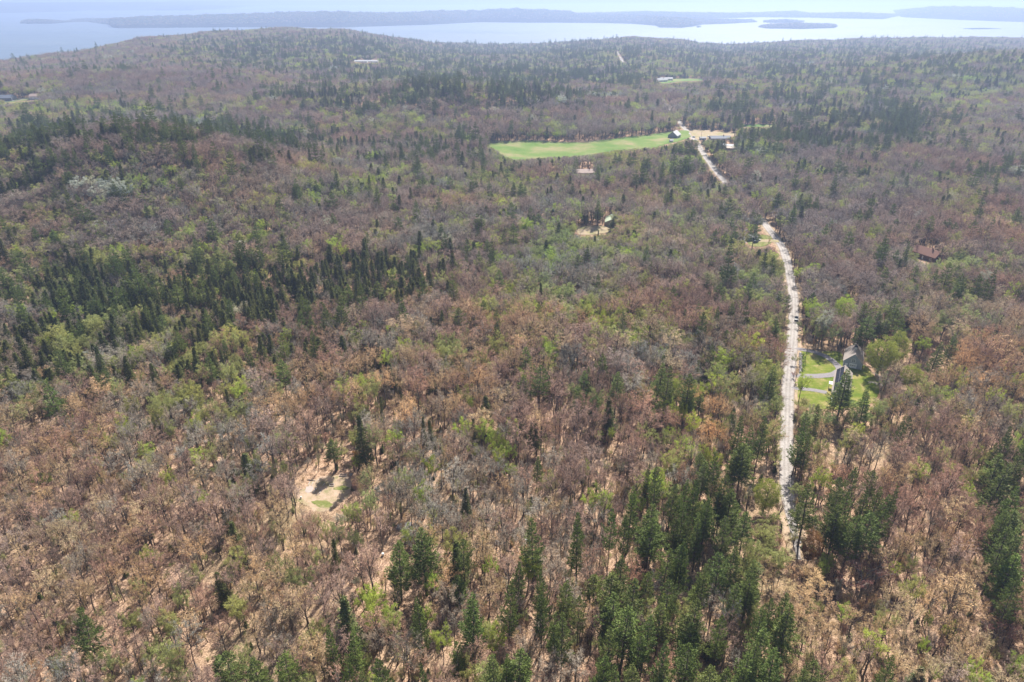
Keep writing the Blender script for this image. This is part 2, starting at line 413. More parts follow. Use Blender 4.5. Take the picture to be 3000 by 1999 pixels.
CLEAR = [(872,1450),(892,1428),(925,1402),(970,1392),(1012,1394),(1026,1425),(1022,1455),(990,1478),(950,1500),(910,1495),(880,1472)]
open_ground('clearing', CLEAR, M_DRY, 0.06, 3, 0.9)
#VIS.append(np.array([(905,1505),(1000,1490),(985,1540),(960,1600),(930,1620),(915,1560)], float))
sheet('grass_patch', wobble(pic([(910,1472),(940,1466),(972,1475),(965,1488),(925,1484)]), 0.5, 6, 3), M_MOSS, 0.10, 2)
sheet('grass_patch', wobble(pic([(978,1432),(1000,1424),(1022,1430),(1005,1438)]), 0.4, 6, 4), M_MOSS, 0.10, 2)
sheet('gravel_patch', wobble(pic([(893,1432),(905,1424),(918,1426),(915,1440),(898,1442)]), 0.4, 6, 5), M_DIRT, 0.10, 2)
open_ground('dirt_patch', [(2430,1275),(2448,1262),(2462,1290),(2452,1330),(2440,1360),(2428,1340)], M_LITTER, 0.05, 4, 0.5)
open_ground('lawn', [(15,297),(60,289),(110,285),(120,288),(95,293),(50,298),(10,302)], M_FIELD, 0.4, 14, 1)
open_ground('gravel_yard', [(1020,182),(1050,179),(1105,179),(1108,182),(1060,184)], M_PALEDRY, 0.5, 20, 1)
open_ground('gravel_yard', [(2110,428),(2140,424),(2165,434),(2140,440)], M_PALEDRY, 0.35, 10, 1)

# ------------------------------------------------------------------ road, drives
RX = [(2340,1640),(2336,1600),(2322,1540),(2310,1480),(2303,1400),(2304,1300),(2307,1200),(2309,1120),(2317,1040),(2324,950),(2326,900),(2322,850),(2311,790),(2300,745),(2288,715),(2262,685),(2240,655),
      (2205,620),(2165,580),(2125,535),(2100,505),(2080,478),(2060,450),(2042,420),(2022,395),(2002,372),(1988,355),(1975,340),(1955,318),(1930,280),(1900,245),(1880,225),(1850,205),(1835,190),(1822,178),(1812,160),(1807,150)]
def catmull(pts, step):
    P = [np.array(p, float) for p in pts]; P = [2 * P[0] - P[1]] + P + [2 * P[-1] - P[-2]]; out = []
    for i in range(1, len(P) - 2):
        L = np.linalg.norm(P[i + 1] - P[i]); n = max(1, int(L / step))
        for k in range(n):
            t = k / n; a, b, c, d = P[i - 1:i + 3]
            out.append(0.5 * ((2 * b) + (-a + c) * t + (2 * a - 5 * b + 4 * c - d) * t * t + (-a + 3 * b - 3 * c + d) * t ** 3))
    out.append(P[-2]); return out
def smooth_path(p, k):
    p = np.array(p)
    for _ in range(k): p[1:-1] = (p[:-2] + 2 * p[1:-1] + p[2:]) / 4
    return p
def strip(name, path, widths, mat, up, lanes=7, jit=0.0, seed=1):
    rr = random.Random(seed); V = []; UV = []; path = np.array(path); L = 0
    for i, p in enumerate(path):
        d = path[min(i + 1, len(path) - 1)] - path[max(i - 1, 0)]; d = d / (np.linalg.norm(d) + 1e-9)
        nrm = np.array((d[1], -d[0]))
        wl = widths[i] / 2 + rr.uniform(-jit, jit); wr = widths[i] / 2 + rr.uniform(-jit, jit)
        if i: L += np.linalg.norm(path[i] - path[i - 1])
        for k in range(lanes):
            t = k / (lanes - 1); q = p + nrm * (-wl * (1 - t) + wr * t)
            edge = 0.03 * (1 - abs(2 * t - 1))
            V.append((q[0], q[1], gz(q[0], q[1]) + up + edge)); UV.append((t, L / 6))
    F = []
    for i in range(len(path) - 1):
        for k in range(lanes - 1):
            a = i * lanes + k; F.append((a, a + 1, a + lanes + 1, a + lanes))
    o = struct(link(name, V, F, mat, smooth=True))
    uvl = o.data.uv_layers.new(name='UVMap')
    for lp in o.data.loops: uvl.data[lp.index].uv = UV[lp.vertex_index]
    if o.data.polygons[0].normal.z < 0: o.data.flip_normals()
    return o
road_w = smooth_path(catmull([place(x, y)[:2] for x, y in RX], 5), 6)
def rw(Y): return 5.0 + 1.2 * min(1, max(0, (Y - 180) / 200)) + 1.2 * min(1, max(0, (Y - 700) / 600))
strip('verge', road_w, [rw(p[1]) + (2.2 if p[1] < 280 else 3.2) for p in road_w], M_DRY, 0.08 , 7, 0.5, 2)
strip('road', road_w, [rw(p[1]) * (1.08 if p[1] < 330 else 1) * min(1, .25 + i * .12) for i, p in enumerate(road_w)], M_ROAD, 0.13, 9, 0.12, 3)
bpy.data.objects['verge'].location.z = 0.0
# the stretches of road one can see: kept free of crowns in front
def vis_road(rows, half):
    l = []; r_ = []
    for (x, y), hw in zip(rows, half): l.append((x - hw, y)); r_.append((x + hw, y))
    VIS.append(np.array(l + r_[::-1], float))
vis_road([(2336,1600),(2318,1530),(2310,1480),(2303,1400),(2304,1300),(2307,1200),(2309,1120),(2317,1040),(2324,950),(2326,900),(2321,850),(2311,790),(2300,745),(2288,715),(2265,690),(2245,660)],
         [2,5,9,10,10,11,12,12,11,10,10,10,12,11,10,6])
vis_road([(2125,535),(2100,505),(2080,478),(2060,450),(2046,430)], [3,6,6,5,2])
vis_road([(2030,408),(2002,372),(1990,356)], [3,5,3])
vis_road([(1826,182),(1812,160),(1808,150)], [2,2,1])
def drive(pts, wid, mat=M_GRAVEL, up=0.12, vis=4):
    w_ = smooth_path(catmull([place(x, y)[:2] for x, y in pts], 1.5), 3)
    strip('driveway', w_, [wid] * len(w_), mat, up, 5, 0.1)
    if vis: vis_road(pts if pts[0][1] != pts[-1][1] else pts, [vis] * len(pts))
drive([(2322,1021),(2345,1024),(2375,1029),(2400,1036),(2425,1048),(2442,1060),(2456,1074),(2462,1086)], 3.6, vis=0)
drive([(2316,1099),(2345,1102),(2380,1103),(2420,1101),(2447,1097),(2458,1088)], 4.0, vis=0, up=0.15)
drive([(2312,1136),(2340,1139),(2370,1142),(2395,1145),(2422,1151)], 3.0, vis=0)
VIS.append(np.array([(2322,1014),(2380,1022),(2440,1045),(2465,1075),(2450,1085),(2430,1065),(2390,1045),(2322,1035)], float))
drive([(2282,708),(2250,706),(2225,707),(2205,706)], 6, M_PALEDRY, 0.27, vis=0)
drive([(0,301),(40,296),(80,289),(118,286)], 5, M_GRAVEL, 0.5, vis=0)
drive([(2020,398),(2050,402),(2080,404)], 4, M_PALEDRY, 0.45, vis=0)

# ------------------------------------------------------------------ tree shapes
def rdir(r, up=0.0):
    v = Vector((r.gauss(0, 1), r.gauss(0, 1), r.gauss(0, 1) + up)); v.normalize(); return v
def flake(mb, p, d, ln, wd, r, m=0):
    """one small leaf, bud or tuft face at p along d"""
    s = d.cross(rdir(r)); 
    if s.length < 1e-3: s = Vector((1, 0, 0))
    s.normalize(); s = s * wd * 0.5; e = d * ln
    mb.add([p - s * 0.6, p + e * 0.45 - s, p + e, p + e * 0.55 + s], [(0, 1, 2, 3)], m)
def hardwood(seed, H=18.0, Rr=4.0, limbs=7, leaf=0.16, per=5, base=0.42, kind='bare', dens=1.0):
    """returns wood (trunk, limbs, branches) and crown (twigs with buds or leaves)"""
    r = random.Random(seed); W = MB(); Cn = MB()
    lean = Vector((r.uniform(-.6, .6), r.uniform(-.6, .6), 0))
    def axis(z): return Vector((lean.x * (z / H) ** 1.5 + 0.12 * math.sin(z * .7 + seed), lean.y * (z / H) ** 1.5 + 0.12 * math.cos(z * .6 + seed), z))
    zt = H * (base + 0.18)
    W.tube([axis(0), axis(H * .12), axis(H * .28), axis(zt * .8), axis(zt), axis(H * .8)], [.24, .19, .16, .13, .11, .03], 6)
    cz = H * 0.66; 
    n = 0
    for i in range(limbs):
        a = i * 2.39996 + r.uniform(-.4, .4); el = math.asin(min(0.98, (i + .6) / limbs)) if True else 0
        rad = Rr * r.uniform(.8, 1.1)
        tip = Vector((math.cos(a) * math.cos(el) * rad, math.sin(a) * math.cos(el) * rad, cz + math.sin(el) * (H - cz) * r.uniform(.82, 1.0))) + axis(H * .7) * 1 - Vector((0, 0, H * .7))
        st = axis(H * (base + 0.16 * i / limbs + r.uniform(-.03, .03)))
        m1 = st.lerp(tip, .4) + Vector((0, 0, -0.25)) + rdir(r) * .3
        m2 = st.lerp(tip, .72) + rdir(r) * .3
        W.tube([st, m1, m2, tip], [.095, .07, .045, .02], 4)
        L = (tip - st).length
        for j in range(6):
            t = .34 + .66 * (j + .5) / 6
            b0 = (m1.lerp(m2, (t - .4) / .32) if t < .72 else m2.lerp(tip, (t - .72) / .28)) if t > .4 else m1
            out = (b0 - axis(b0.z)); out.z = max(out.z, 0) + 1.1; out.normalize()
            d = (out + rdir(r) * .9 + Vector((0, 0, .35))).normalized()
            bl = Rr * r.uniform(.32, .55) 
            b1 = b0 + d * bl
            b1.z = min(b1.z, H * 1.02)
            W.tube([b0, b0.lerp(b1, .5) + rdir(r) * .1, b1], [.035, .026, .014], 3)
            nt_ = 8
            for k in range(nt_):
                s0 = b0.lerp(b1, .25 + .75 * (k + r.random()) / nt_)
                td = (d * .7 + rdir(r, .35)).normalized(); tl = r.uniform(.6, 1.25)
                s1 = s0 + td * tl; s1.z = min(s1.z, H * 1.05)
                flake(Cn, s0, s1 - s0, 1.0, .045, r, 0)
                np_ = int(per * dens)
                for q in range(np_):
                    pp = s0.lerp(s1, .35 + .65 * (q + r.random()) / np_) + rdir(r) * (.22 if kind == 'leaf' else .16)
                    flake(Cn, pp, rdir(r, .2) * r.uniform(.7, 1.3), leaf * r.uniform(.9, 1.5), leaf * (0.85 if kind == 'leaf' else .6), r, 0)
    return W, Cn
def conifer(seed, H=24.0, Rr=4.0, base=.32, kind='pine'):
    r = random.Random(seed); W = MB(); Cn = MB()
    bend = Vector((r.uniform(-.4, .4), r.uniform(-.4, .4), 0))
    def axis(z): return Vector((bend.x * (z / H) ** 2, bend.y * (z / H) ** 2, z))
    W.tube([axis(0), axis(H * .1), axis(H * .4), axis(H * .7), axis(H * .99)], [.30, .24, .19, .11, .02], 6)
    z = H * base; gap = 1.1 if kind == 'pine' else .42
    sector = [r.uniform(.72, 1.18) for _ in range(8)]
    lay = 0
    while z < H * .985:
        t = (z / H - base) / (1 - base)
        if kind == 'pine':
            prof = (1 - t) ** .95 * 1.2 * (0.62 + .38 * min(1, t / .18)); nb = 7 if t < .8 else 5
            prof *= r.uniform(.72, 1.1)
            if r.random() < .12: z += gap * .8
        else:
            prof = (1 - t) ** .85 * (0.8 + .2 * min(1, t / .1)); nb = 7
        prof = max(prof, .06)
        for k in range(nb):
            a = k * 2 * math.pi / nb + lay * 1.1 + r.uniform(-.35, .35)
            L = Rr * prof * sector[int((a % (2 * math.pi)) / (2 * math.pi) * 8) % 8] * r.uniform(.75, 1.15)
            if kind == 'pine' and r.random() < .10: L *= .45
            s = axis(z + r.uniform(-.2, .2)); h = Vector((math.cos(a), math.sin(a), 0))
            if kind == 'pine': up0, up1 = .05 + .35 * t, .22 + .6 * t
            else: up0, up1 = -.18 + .4 * t, -.28 + .9 * t
            p1 = s + h * L * .55 + Vector((0, 0, L * .55 * up0)); p2 = s + h * L + Vector((0, 0, L * up1 * .9))
            if L > .6: W.tube([s, p1, p2], [.045, .03, .01], 3)
            side = Vector((-h.y, h.x, 0))
            nf = max(4, int(L * (12 if kind == 'pine' else 6.5)))
            for q in range(nf):
                u = (.28 if kind == 'pine' else .12) + (.72 if kind == 'pine' else .88) * (q + r.random()) / nf
                c = s.lerp(p1, u / .55) if u < .55 else p1.lerp(p2, (u - .55) / .45)
                spread = L * (.30 if kind == 'pine' else .24) * (1.15 - u) + .16
                c = c + side * r.gauss(0, spread * .75) + Vector((0, 0, r.gauss(0, .08)))
                for e in range(3 if kind == 'pine' else 3):
                    d = (h * .8 + side * r.gauss(0, .7) + Vector((0, 0, r.uniform(-.1, .75) if kind == 'pine' else r.uniform(-.5, .4)))).normalized()
                    flake(Cn, c + rdir(r) * .12, d, r.uniform(.28, .52) if kind == 'pine' else r.uniform(.26, .46), .17 if kind == 'pine' else .17, r, 0)
        z += gap * r.uniform(.85, 1.2) * (1 if t < .8 else .8); lay += 1
    for q in range(10): flake(Cn, axis(H * .97) + rdir(r) * .1, (rdir(r, 1.2)), .5, .18, r, 0)
    return W, Cn

# shape lists: (wood mesh, crown mesh, joined object) with nominal height and radius
SHAPES = {}
PROTO = bpy.data.collections.new('tree_shapes')       # never linked to the scene: only feeds the masses of distant trees
def crown_parts(W, Cn, cname, bark, leafm):
    wo = W.build('trunk', bark, False, True).data; cr = Cn.build(cname, leafm, False).data
    return wo, cr
def register(kind, idx, W, Cn, bark, leafm, H, Rr):
    wo, cr = crown_parts(W, Cn, 'crown', bark, leafm)
    J = MB(); J.v = W.v + Cn.v; b = len(W.v); J.f = W.f + [tuple(b + i for i in f) for f in Cn.f]; J.m = [0] * len(W.f) + [1] * len(Cn.f)
    me = J.build('joined', [bark, leafm], False)
    n = sum(len(v) for v in SHAPES.values())
    me.name = 'shape_%03d' % n; PROTO.objects.link(me)
    SHAPES.setdefault(kind, []).append((wo, cr, n, H, Rr))
for i in range(6): register('bare', i, *hardwood(100 + i, 18, 3.9, 7 + i % 3 + 1, .16, 6, (.40, .50, .44, .36, .52, .46)[i]), M_BARK if i % 3 else M_BARK2, M_BUD, 18, 3.9)
for i in range(2): register('bare', i, *hardwood(130 + i, 18, 2.4, 7, .15, 6, .42), M_BARK2, M_BUD, 18, 2.5)
for i in range(4): register('leafy', i, *hardwood(200 + i, 16, 3.6, 8, .23, 10, .34, 'leaf'), M_BARK, M_LEAF, 16, 3.7)
for i in range(2): register('leafy', i, *hardwood(220 + i, 16, 2.2, 7, .20, 9, .30, 'leaf'), M_BARK2, M_LEAF, 16, 2.6)
def rounded(seed, H=15.0, Rr=4.6):
    """a full-leafed round tree: limbs reach all over a rounded crown, each ending in a clump of leaves"""
    r = random.Random(seed); W = MB(); Cn = MB(); cz = H * .56; hz_ = H * .45
    W.tube([(0, 0, 0), (.1, 0, H * .15), (0, .1, H * .4), (0, 0, H * .8)], [.34, .27, .2, .05], 7)
    n = 110
    for i in range(n):
        u = 1 - 2 * (i + .5) / n; a = i * 2.39996; rad = r.uniform(.62, 1.0); q = math.sqrt(1 - u * u)
        wd = 1.0 if u > 0 else .9
        tip = Vector((math.cos(a) * q * Rr * rad * wd, math.sin(a) * q * Rr * rad * wd, cz + u * hz_ * rad))
        s = Vector((0, 0, max(H * .14, tip.z - q * Rr * .9 - .5)))
        if i % 2 == 0: W.tube([s, s.lerp(tip, .5) + Vector((0, 0, -.2)), tip], [.07, .045, .015], 3)
        cr = Rr * r.uniform(.17, .28)
        for k in range(95):
            d = rdir(r, .35); flake(Cn, tip + d * cr * r.uniform(.35, 1.0), rdir(r, .3), r.uniform(.2, .34), .22, r)
    return W, Cn
for i in range(2): register('round', i, *rounded(240 + i), M_BARK, M_LEAF, 15, 4.6)
for i in range(7): register('pine', i, *conifer(300 + i, 24, 4.0, (.30, .42, .22, .48, .35, .27, .38)[i]), M_BARK, M_NEEDLE, 24, 3.7)
for i in range(5): register('spruce', i, *conifer(400 + i, 15, 2.5, (.06, .1, .14, .05, .2)[i], 'spruce'), M_BARK, M_NEEDLE, 15, 2.5)
W_, C_ = hardwood(500, 9, 1.3, 5, .13, 3, .2); register('sapling', 0, W_, C_, M_BARK, M_BUD, 9, 1.5)
W_, C_ = hardwood(501, 9, 1.5, 5, .16, 5, .15, 'leaf'); register('sapling', 1, W_, C_, M_BARK, M_LEAF, 9, 1.7)
def bush(seed):
    r = random.Random(seed); W = MB(); Cn = MB()
    for i in range(9):
        a = r.uniform(0, 6.28); t = Vector((math.cos(a) * r.uniform(.3, .9), math.sin(a) * r.uniform(.3, .9), r.uniform(.7, 1.6)))
        W.tube([(0, 0, 0), t * .5 + rdir(r) * .1, t], [.03, .02, .01], 3)
        for q in range(14): flake(Cn, t * r.uniform(.5, 1.05) + rdir(r) * .25, rdir(r, .4), .2, .14, r)
    return W, Cn
for i in range(2): register('bush', i, *bush(600 + i), M_BARK, M_LEAF, 1.6, 1.0)

# ------------------------------------------------------------------ what grows where
def special(note): return bool(note) and ('round' in note or 'olive-green tree' in note or 'bright yellow-green tree standing' in note or 'rusty' in note)
CLS = ['red', 'tan', 'grey', 'olive', 'green', 'pine', 'spruce', 'pale']
BASE = np.array([2.7, 2.6, 1.8, 2.9, .65, .22, .22, .08])
TINT = {'red': (.385, .25, .19), 'tan': (.53, .37, .205), 'grey': (.35, .305, .245), 'olive': (.38, .395, .15), 'green': (.42, .50, .10),
        'pine': (.128, .165, .042), 'spruce': (.125, .142, .045), 'pale': (.50, .50, .38)}
#        x     y    rx   ry   red tan gry olv grn pin spr pal
ZONES = [(180, 1130, 330, 70, .3, .4, 1.4, 2.4, .3, 3, 14, .3),
         (350, 1650, 750, 420, 1.0, 2.2, 1.0, .35, .5, .05, .03, 0),
         (150, 1350, 350, 130, 2.5, 2.0, .6, .5, .6, .05, .05, 0),
         (1350, 1500, 450, 230, 1.3, 2.2, 1.0, .5, .7, .1, .3, 0),
         (800, 1230, 270, 75, .5, .9, .8, 5, 3, .3, .5, 0),
         (520, 880, 620, 90, .2, .3, 1.3, 2.4, .3, 3, 26, .5),
         (150, 1070, 380, 110, .2, .3, 1.4, 2.6, .3, 4, 26, .5),
         (900, 860, 420, 110, .3, .4, 1.3, 2.6, .5, 4, 13, 1),
         (620, 1060, 500, 80, .4, .6, 1.8, 2.6, .4, 1.5, 14, 1),
         (1250, 1010, 250, 60, 1.2, 1.2, 1, 1.6, 1, .6, 1, 0),
         (450, 470, 620, 120, 1.6, .5, .9, 1.2, .9, 3.6, 4.5, .5),
         (250, 440, 330, 60, 1.3, .5, .7, 1, .6, 7, 8, 0),
         (700, 470, 300, 50, 1.0, .5, 1, 1.2, 1, 5, 6, 0),
         (80, 520, 220, 80, 1.4, .3, .6, .6, .4, 5, 12, 0),
         (1300, 480, 330, 60, .8, .8, 1, 1.5, 2, 3.5, 5, 0),
         (250, 640, 450, 90, 2.4, .8, .8, .7, .5, .7, 1.3, 0),
         (260, 615, 110, 22, .5, .5, 1, .5, .3, .5, .5, 60),
         (1650, 960, 160, 45, .8, .8, .8, 2, 6, .8, .3, 0),
         (1900, 1000, 160, 60, .9, .9, .8, 2, 6, .8, .3, 0),
         (1440, 592, 160, 42, .15, .3, .8, 8, 12, .6, .5, 0),
         (1500, 740, 500, 90, .5, 1, 2.6, 3.5, 1.6, .8, .8, 0),
         (1350, 600, 800, 110, .8, 1, 1.8, 2, 1.8, 1.2, 1.5, 0),
         (1900, 500, 190, 60, .5, .5, 1.2, 3, 5, 4, 3, 0),
         (1300, 310, 520, 42, 1.2, .3, .8, .7, .8, 10, 9, 0),
         (1880, 325, 60, 14, .3, .3, .5, 5, 25, 2, 1, 0),
         (900, 395, 90, 12, .3, .6, .5, 9, 18, .5, .5, 0),
         (230, 335, 250, 30, .6, .5, .8, 5, 8, 2, 2, 0),
         (400, 250, 650, 60, 2.6, .7, .9, .6, .8, .9, .8, 0),
         (900, 170, 430, 55, .4, .3, 1.4, 3.4, 3, 6, 7, 0),
         (1650, 190, 750, 60, .35, .3, 1.4, 4.0, 5, 6, 7, 0),
         (1500, 245, 600, 28, .4, .4, 1.0, 3.2, 6.0, 7, 8, 0),
         (2550, 230, 600, 110, .4, .3, 1.6, 4.2, 5.5, 4, 5, 0),
         (2400, 400, 450, 90, .5, .3, 1.4, 2.0, 1.5, 7, 5, 0),
         (2820, 500, 380, 90, 2.0, .5, 1.0, .9, .9, 1.2, .8, 0),
         (2650, 760, 450, 200, 3.2, .9, .8, .4, .35, .35, .12, 0),
         (2850, 1150, 300, 250, 2.2, .9, 1.6, .4, .4, .15, .08, 0),
         (2650, 1550, 450, 250, 2.6, 1.0, 1.3, .4, .45, .1, .02, 0),
         (2750, 1850, 350, 180, 1.6, 1.2, 1.6, 1.6, .4, .1, .02, 0),
         (2130, 580, 120, 60, .5, .5, 1.2, 1.8, 1.2, 3, 2, 0),
         (2350, 560, 200, 60, .7, .5, 1.2, 1.8, 1.6, 2.5, 1.5, 0),
         (2050, 760, 220, 110, 1.2, .9, 1.2, 1.8, 1.6, .8, .5, 0),
         (1950, 1600, 330, 400, .6, 1.2, 1.3, 1.2, .8, .3, .05, 0),
         (2050, 1720, 230, 330, .4, .9, .9, .8, .4, 11, .1, 0),
         (1650, 1900, 250, 130, .6, 1.2, 1, 1.4, .8, 3, .1, 0),
         (2960, 1600, 100, 300, .8, .7, 1, .8, .3, 5, .1, 0)]
def vnoise(x, y, scale, seed):
    """smooth value noise on the ground"""
    r = np.random.default_rng(seed); T = r.random((64, 64))
    u = x / scale + 1000.3; v = y / scale + 1000.7
    i = np.floor(u).astype(int); j = np.floor(v).astype(int); fu = u - i; fv = v - j
    fu = fu * fu * (3 - 2 * fu); fv = fv * fv * (3 - 2 * fv)
    a = T[i % 64, j % 64]; b = T[(i + 1) % 64, j % 64]; c = T[i % 64, (j + 1) % 64]; d = T[(i + 1) % 64, (j + 1) % 64]
    return a * (1 - fu) * (1 - fv) + b * fu * (1 - fv) + c * (1 - fu) * fv + d * fu * fv
def hit_vis(px, py):
    r = np.zeros(px.shape, bool)
    for p in VIS:
        x0, x1, y0, y1 = p[:, 0].min(), p[:, 0].max(), p[:, 1].min(), p[:, 1].max()
        c = (px > x0) & (px < x1) & (py > y0) & (py < y1)
        if c.any(): r[c] |= inpoly(px[c], py[c], p)
    return r
RB = []                           # footprints kept clear of trees: x, y, radius
ROADP = np.array(road_w)
def road_dist(X, Y):
    d = np.full(X.shape, 1e9)
    for i in range(0, len(ROADP), 2): d = np.minimum(d, np.hypot(X - ROADP[i, 0], Y - ROADP[i, 1]))
    return d

HAND = []                         # kind, X, Y, height, radius, tint, note
def tintv(c, dv=.12, r=random):
    k = r.uniform(1 - dv, 1 + dv); b = TINT[c]
    return tuple(max(.01, x * k * r.uniform(.93, 1.07)) for x in b)
def hand(ox, oy, sc, kind, rows, H0, cls=None, dH=.12):
    rr = random.Random(int(ox + oy * 3 + len(rows)))
    for row in rows:
        u, v, wpx = row[:3]
        hh = row[3] if len(row) > 3 and row[3] else H0 * rr.uniform(1 - dH, 1 + dH)
        note = row[4] if len(row) > 4 else None
        x, y = ox + u / sc, oy + v / sc
        X, Y, Z = place(x, y, hh)
        f = Y * CP - (Z + hh * .6 - CAM_H) * SP
        rad = wpx / sc * f / 2000 * .5 * (1.2 if kind == 'pine' else 1)
        t = tintv(cls or kind, .15, rr)
        HAND.append([kind, X, Y, hh, rad, t, note, cls or kind])
S_ = 1.962
hand(1000, 1200, S_, 'pine', [(460,680,180,27,'lone dark pine, right of the near pair in the middle woods'),(740,1050,170,28,'broad dark green pine low in the middle, standing clear of the cluster'),
 (960,990,115,27),(1015,890,100),(1160,975,90),(1150,1070,100,27),(1280,975,110),(1375,595,115,29,'tall pine with a long bare lower trunk, left of the pine stand'),
 (1215,1160,90),(1280,1160,125,26),(1130,900,70),(1370,1080,100),(1010,1365,190),(870,1400,150),(940,1410,120),(45,1250,130),(40,1400,90),(235,1410,110),(490,1430,90),(100,1490,130),
 (1555,930,170),(1620,850,110),(1680,960,150),(1570,1070,180),(1640,1130,200),(1560,1250,130),(1720,1290,130),(1560,560,85,28),(1640,600,75,26),(1680,440,95,27),(1760,310,60),(1825,330,95,27),
 (1790,540,150,27),(1785,620,150,27),(1910,420,85,25),(1930,590,95),(1870,790,120),(1950,760,110),(1845,1340,120),(1850,1450,140),(1500,1400,120),(1460,1460,120),(1600,1450,140),(1690,1440,130),(1760,1180,130),(1850,1100,140),(1900,960,130)], 25)
hand(1000, 1200, S_, 'pine', [(310,745,170,25,'round-topped dark pine, left of the near pair in the middle woods')], 25)
hand(1000, 1200, S_, 'spruce', [(110,35,115,26,'very dark tall hemlock standing behind the clearing'),(460,40,55,17),(515,55,65,17),(765,55,65,16),(1090,60,45,15),(1125,72,70,16)], 16)
hand(2000, 1200, S_, 'pine', [(345,35,95,26),(475,42,95,26),(400,90,80,25),(370,190,170,26),(330,195,110,25),(735,5,85,24),(790,-5,55,20),(690,110,95,22),(735,140,65,22),(1280,30,55,20,'small dark pine alone among reddish trees, left of a twin'),(1310,42,45,18,'small dark pine alone among reddish trees, right of a twin'),
 (980,320,100,25),(915,390,105,25),(1100,345,85,22),(755,420,145,27,'broad yellowish pine leaning over the right side of the road end'),(900,460,125),(960,475,110),(920,550,140,26),(1075,450,95),(1140,450,115),(1170,480,100),(1225,430,85),(1010,600,125),(1100,590,150),(1160,565,95),
 (240,370,110),(155,490,125),(90,390,75),(20,400,80),(250,405,95),(290,450,145),(20,540,90),(110,600,105),(160,520,90),(30,600,85),(260,610,105),(380,580,135),(15,750,90),(230,820,140),(300,770,125),(420,870,135),
 (130,880,115),(400,940,120),(320,990,125),(70,1100,180),(500,1070,95),(610,1030,115),(620,1120,200,28),(460,1130,100),(230,1190,105),(60,1230,150),(60,1330,150),(430,1330,145),(450,1250,150),(380,1370,160),
 (540,1380,160),(180,1440,200),(270,1480,150),(790,1450,145,24,'pine at the bottom edge just right of the pine stand'),(1225,1400,95,22,'small dark pine alone at the bottom among grey trees'),(720,1490,110),
 (1850,310,170,27,'flat-topped wide pine at the right edge above the slope'),(1930,250,125),(1900,560,180),(1950,430,130),(1890,670,155),(1950,700,150),(1920,830,200),(1870,560,120),(1950,960,120)], 25)
hand(1000, 500, 2.24, 'pine', [(1210,1155,120,23,'dark layered pine rising above reddish trees in the middle'),(1190,1340,95,20),(1730,1200,95,22),(1590,1310,105,21),(1615,1290,60,20),(1815,1320,135,23),(2100,1260,140,24),(385,830,95,24),(680,400,60,22),(2190,750,65,20),(430,540,55,18),(1690,670,45,20),(2030,590,50,20),(820,540,50,20),(330,640,70,20),(160,400,70,20)], 22)
hand(1000, 500, 2.24, 'spruce', [(1600,920,75,15),(300,1255,95,15,'broad dark fir left of the middle, above the olive trees'),(330,1300,60,13),(215,1195,50,13),(185,1215,50,12),(240,1200,45,12),(1935,1450,34,16),(375,1380,34,11),(590,960,75,15),(315,1030,65,15),(240,1075,45,15),(1370,1350,75,14),(820,1010,50,11),
 (1095,1380,65,15),(480,1490,45,12),(255,1480,40,15),(130,1270,45,10),(570,1350,45,11),(610,1345,35,10),(1790,300,85,13,'dark spruce standing in front of the pale green roof'),(1685,390,30,12),(1890,370,35,12),(2165,385,40,13)], 14)
hand(2000, 500, 2.24, 'pine', [(1095,1310,165,25,'large dark pine standing in front of the low grey house'),(1225,1425,105,21,'open dark pine right of the large pine by the house'),(1410,830,85,23),(1220,860,75,23),(1230,950,115,23),(1290,920,95,22),(1345,940,105,22),(1450,960,85,22),(1400,900,90,22),
 (1180,1000,80,20),(1400,690,62,19),(1690,1120,100,22,'dark irregular pine right of the round green trees'),(1790,1080,95,22),(435,855,60,24,'tall narrow dark pine left of the road'),(250,730,85,21),(335,870,75,21),(235,890,65,21),(705,812,52,21,'pine leaning over the left edge of the road'),(550,930,42,16),(590,1290,150,24,'big spreading pine at the left edge of the road opposite the house'),(205,1140,75,21),(100,1240,65,19),
 (640,140,75,23),(620,150,50,22),(790,160,70,22),(850,152,40,22),(880,175,40,20),(900,170,45,22),(1170,250,55,20),(1240,240,60,20),(1345,90,55,22),(1410,312,48,17),(1970,170,52,20),(210,380,65,21),(290,400,72,21),(350,362,62,22),(480,348,75,23),
 (60,1490,62,19),(895,1530,60,12)], 21)
hand(0, 500, 2.24, 'pine', [(800,100,70,23),(1375,310,95,24),(1350,1180,85,22),(1840,1240,115,22),(310,1370,130,26,'tall shaggy pine rising left above the brown slope'),(750,760,95,22),(960,890,75,20),(1620,1150,70,18),(1270,400,40,20),(210,370,60,20),(340,380,70,20),(740,60,70,22),(1490,850,60,18),(2110,1290,60,16)], 22)
hand(0, 500, 2.24, 'spruce', [(1490,1430,65,14),(1590,1450,60,13),(2000,1350,50,14),(1040,700,32,14),(1020,550,32,15),(150,590,35,14),(640,500,28,13),(220,710,50,12),(1300,1530,45,10)], 13)
hand(0, 1200, S_, 'spruce', [(940,5,35,10),(1325,320,60,10),(1490,300,30,9),(1275,570,60,12),(1255,930,110,14,'rounded olive-green fir on the open brown slope, lower left'),(1900,740,80,17,'ragged brownish spruce at the edge of the open litter')], 12)
hand(0, 1200, S_, 'pine', [(1905,170,100,15.5,'upright pine casting a shadow across the clearing'),(1300,1395,150,22),(1450,1430,160,22),(1630,1400,140,21,'low bushy pine at the bottom, right of a denser pair'),(1880,1240,100,24)], 22)
hand(2000, 500, 2.24, 'leafy', [(790,1500,120,7),(850,1530,110,7),(1015,1475,90,9),(930,1545,100,7),(1130,1520,90,7)], 8, 'olive')
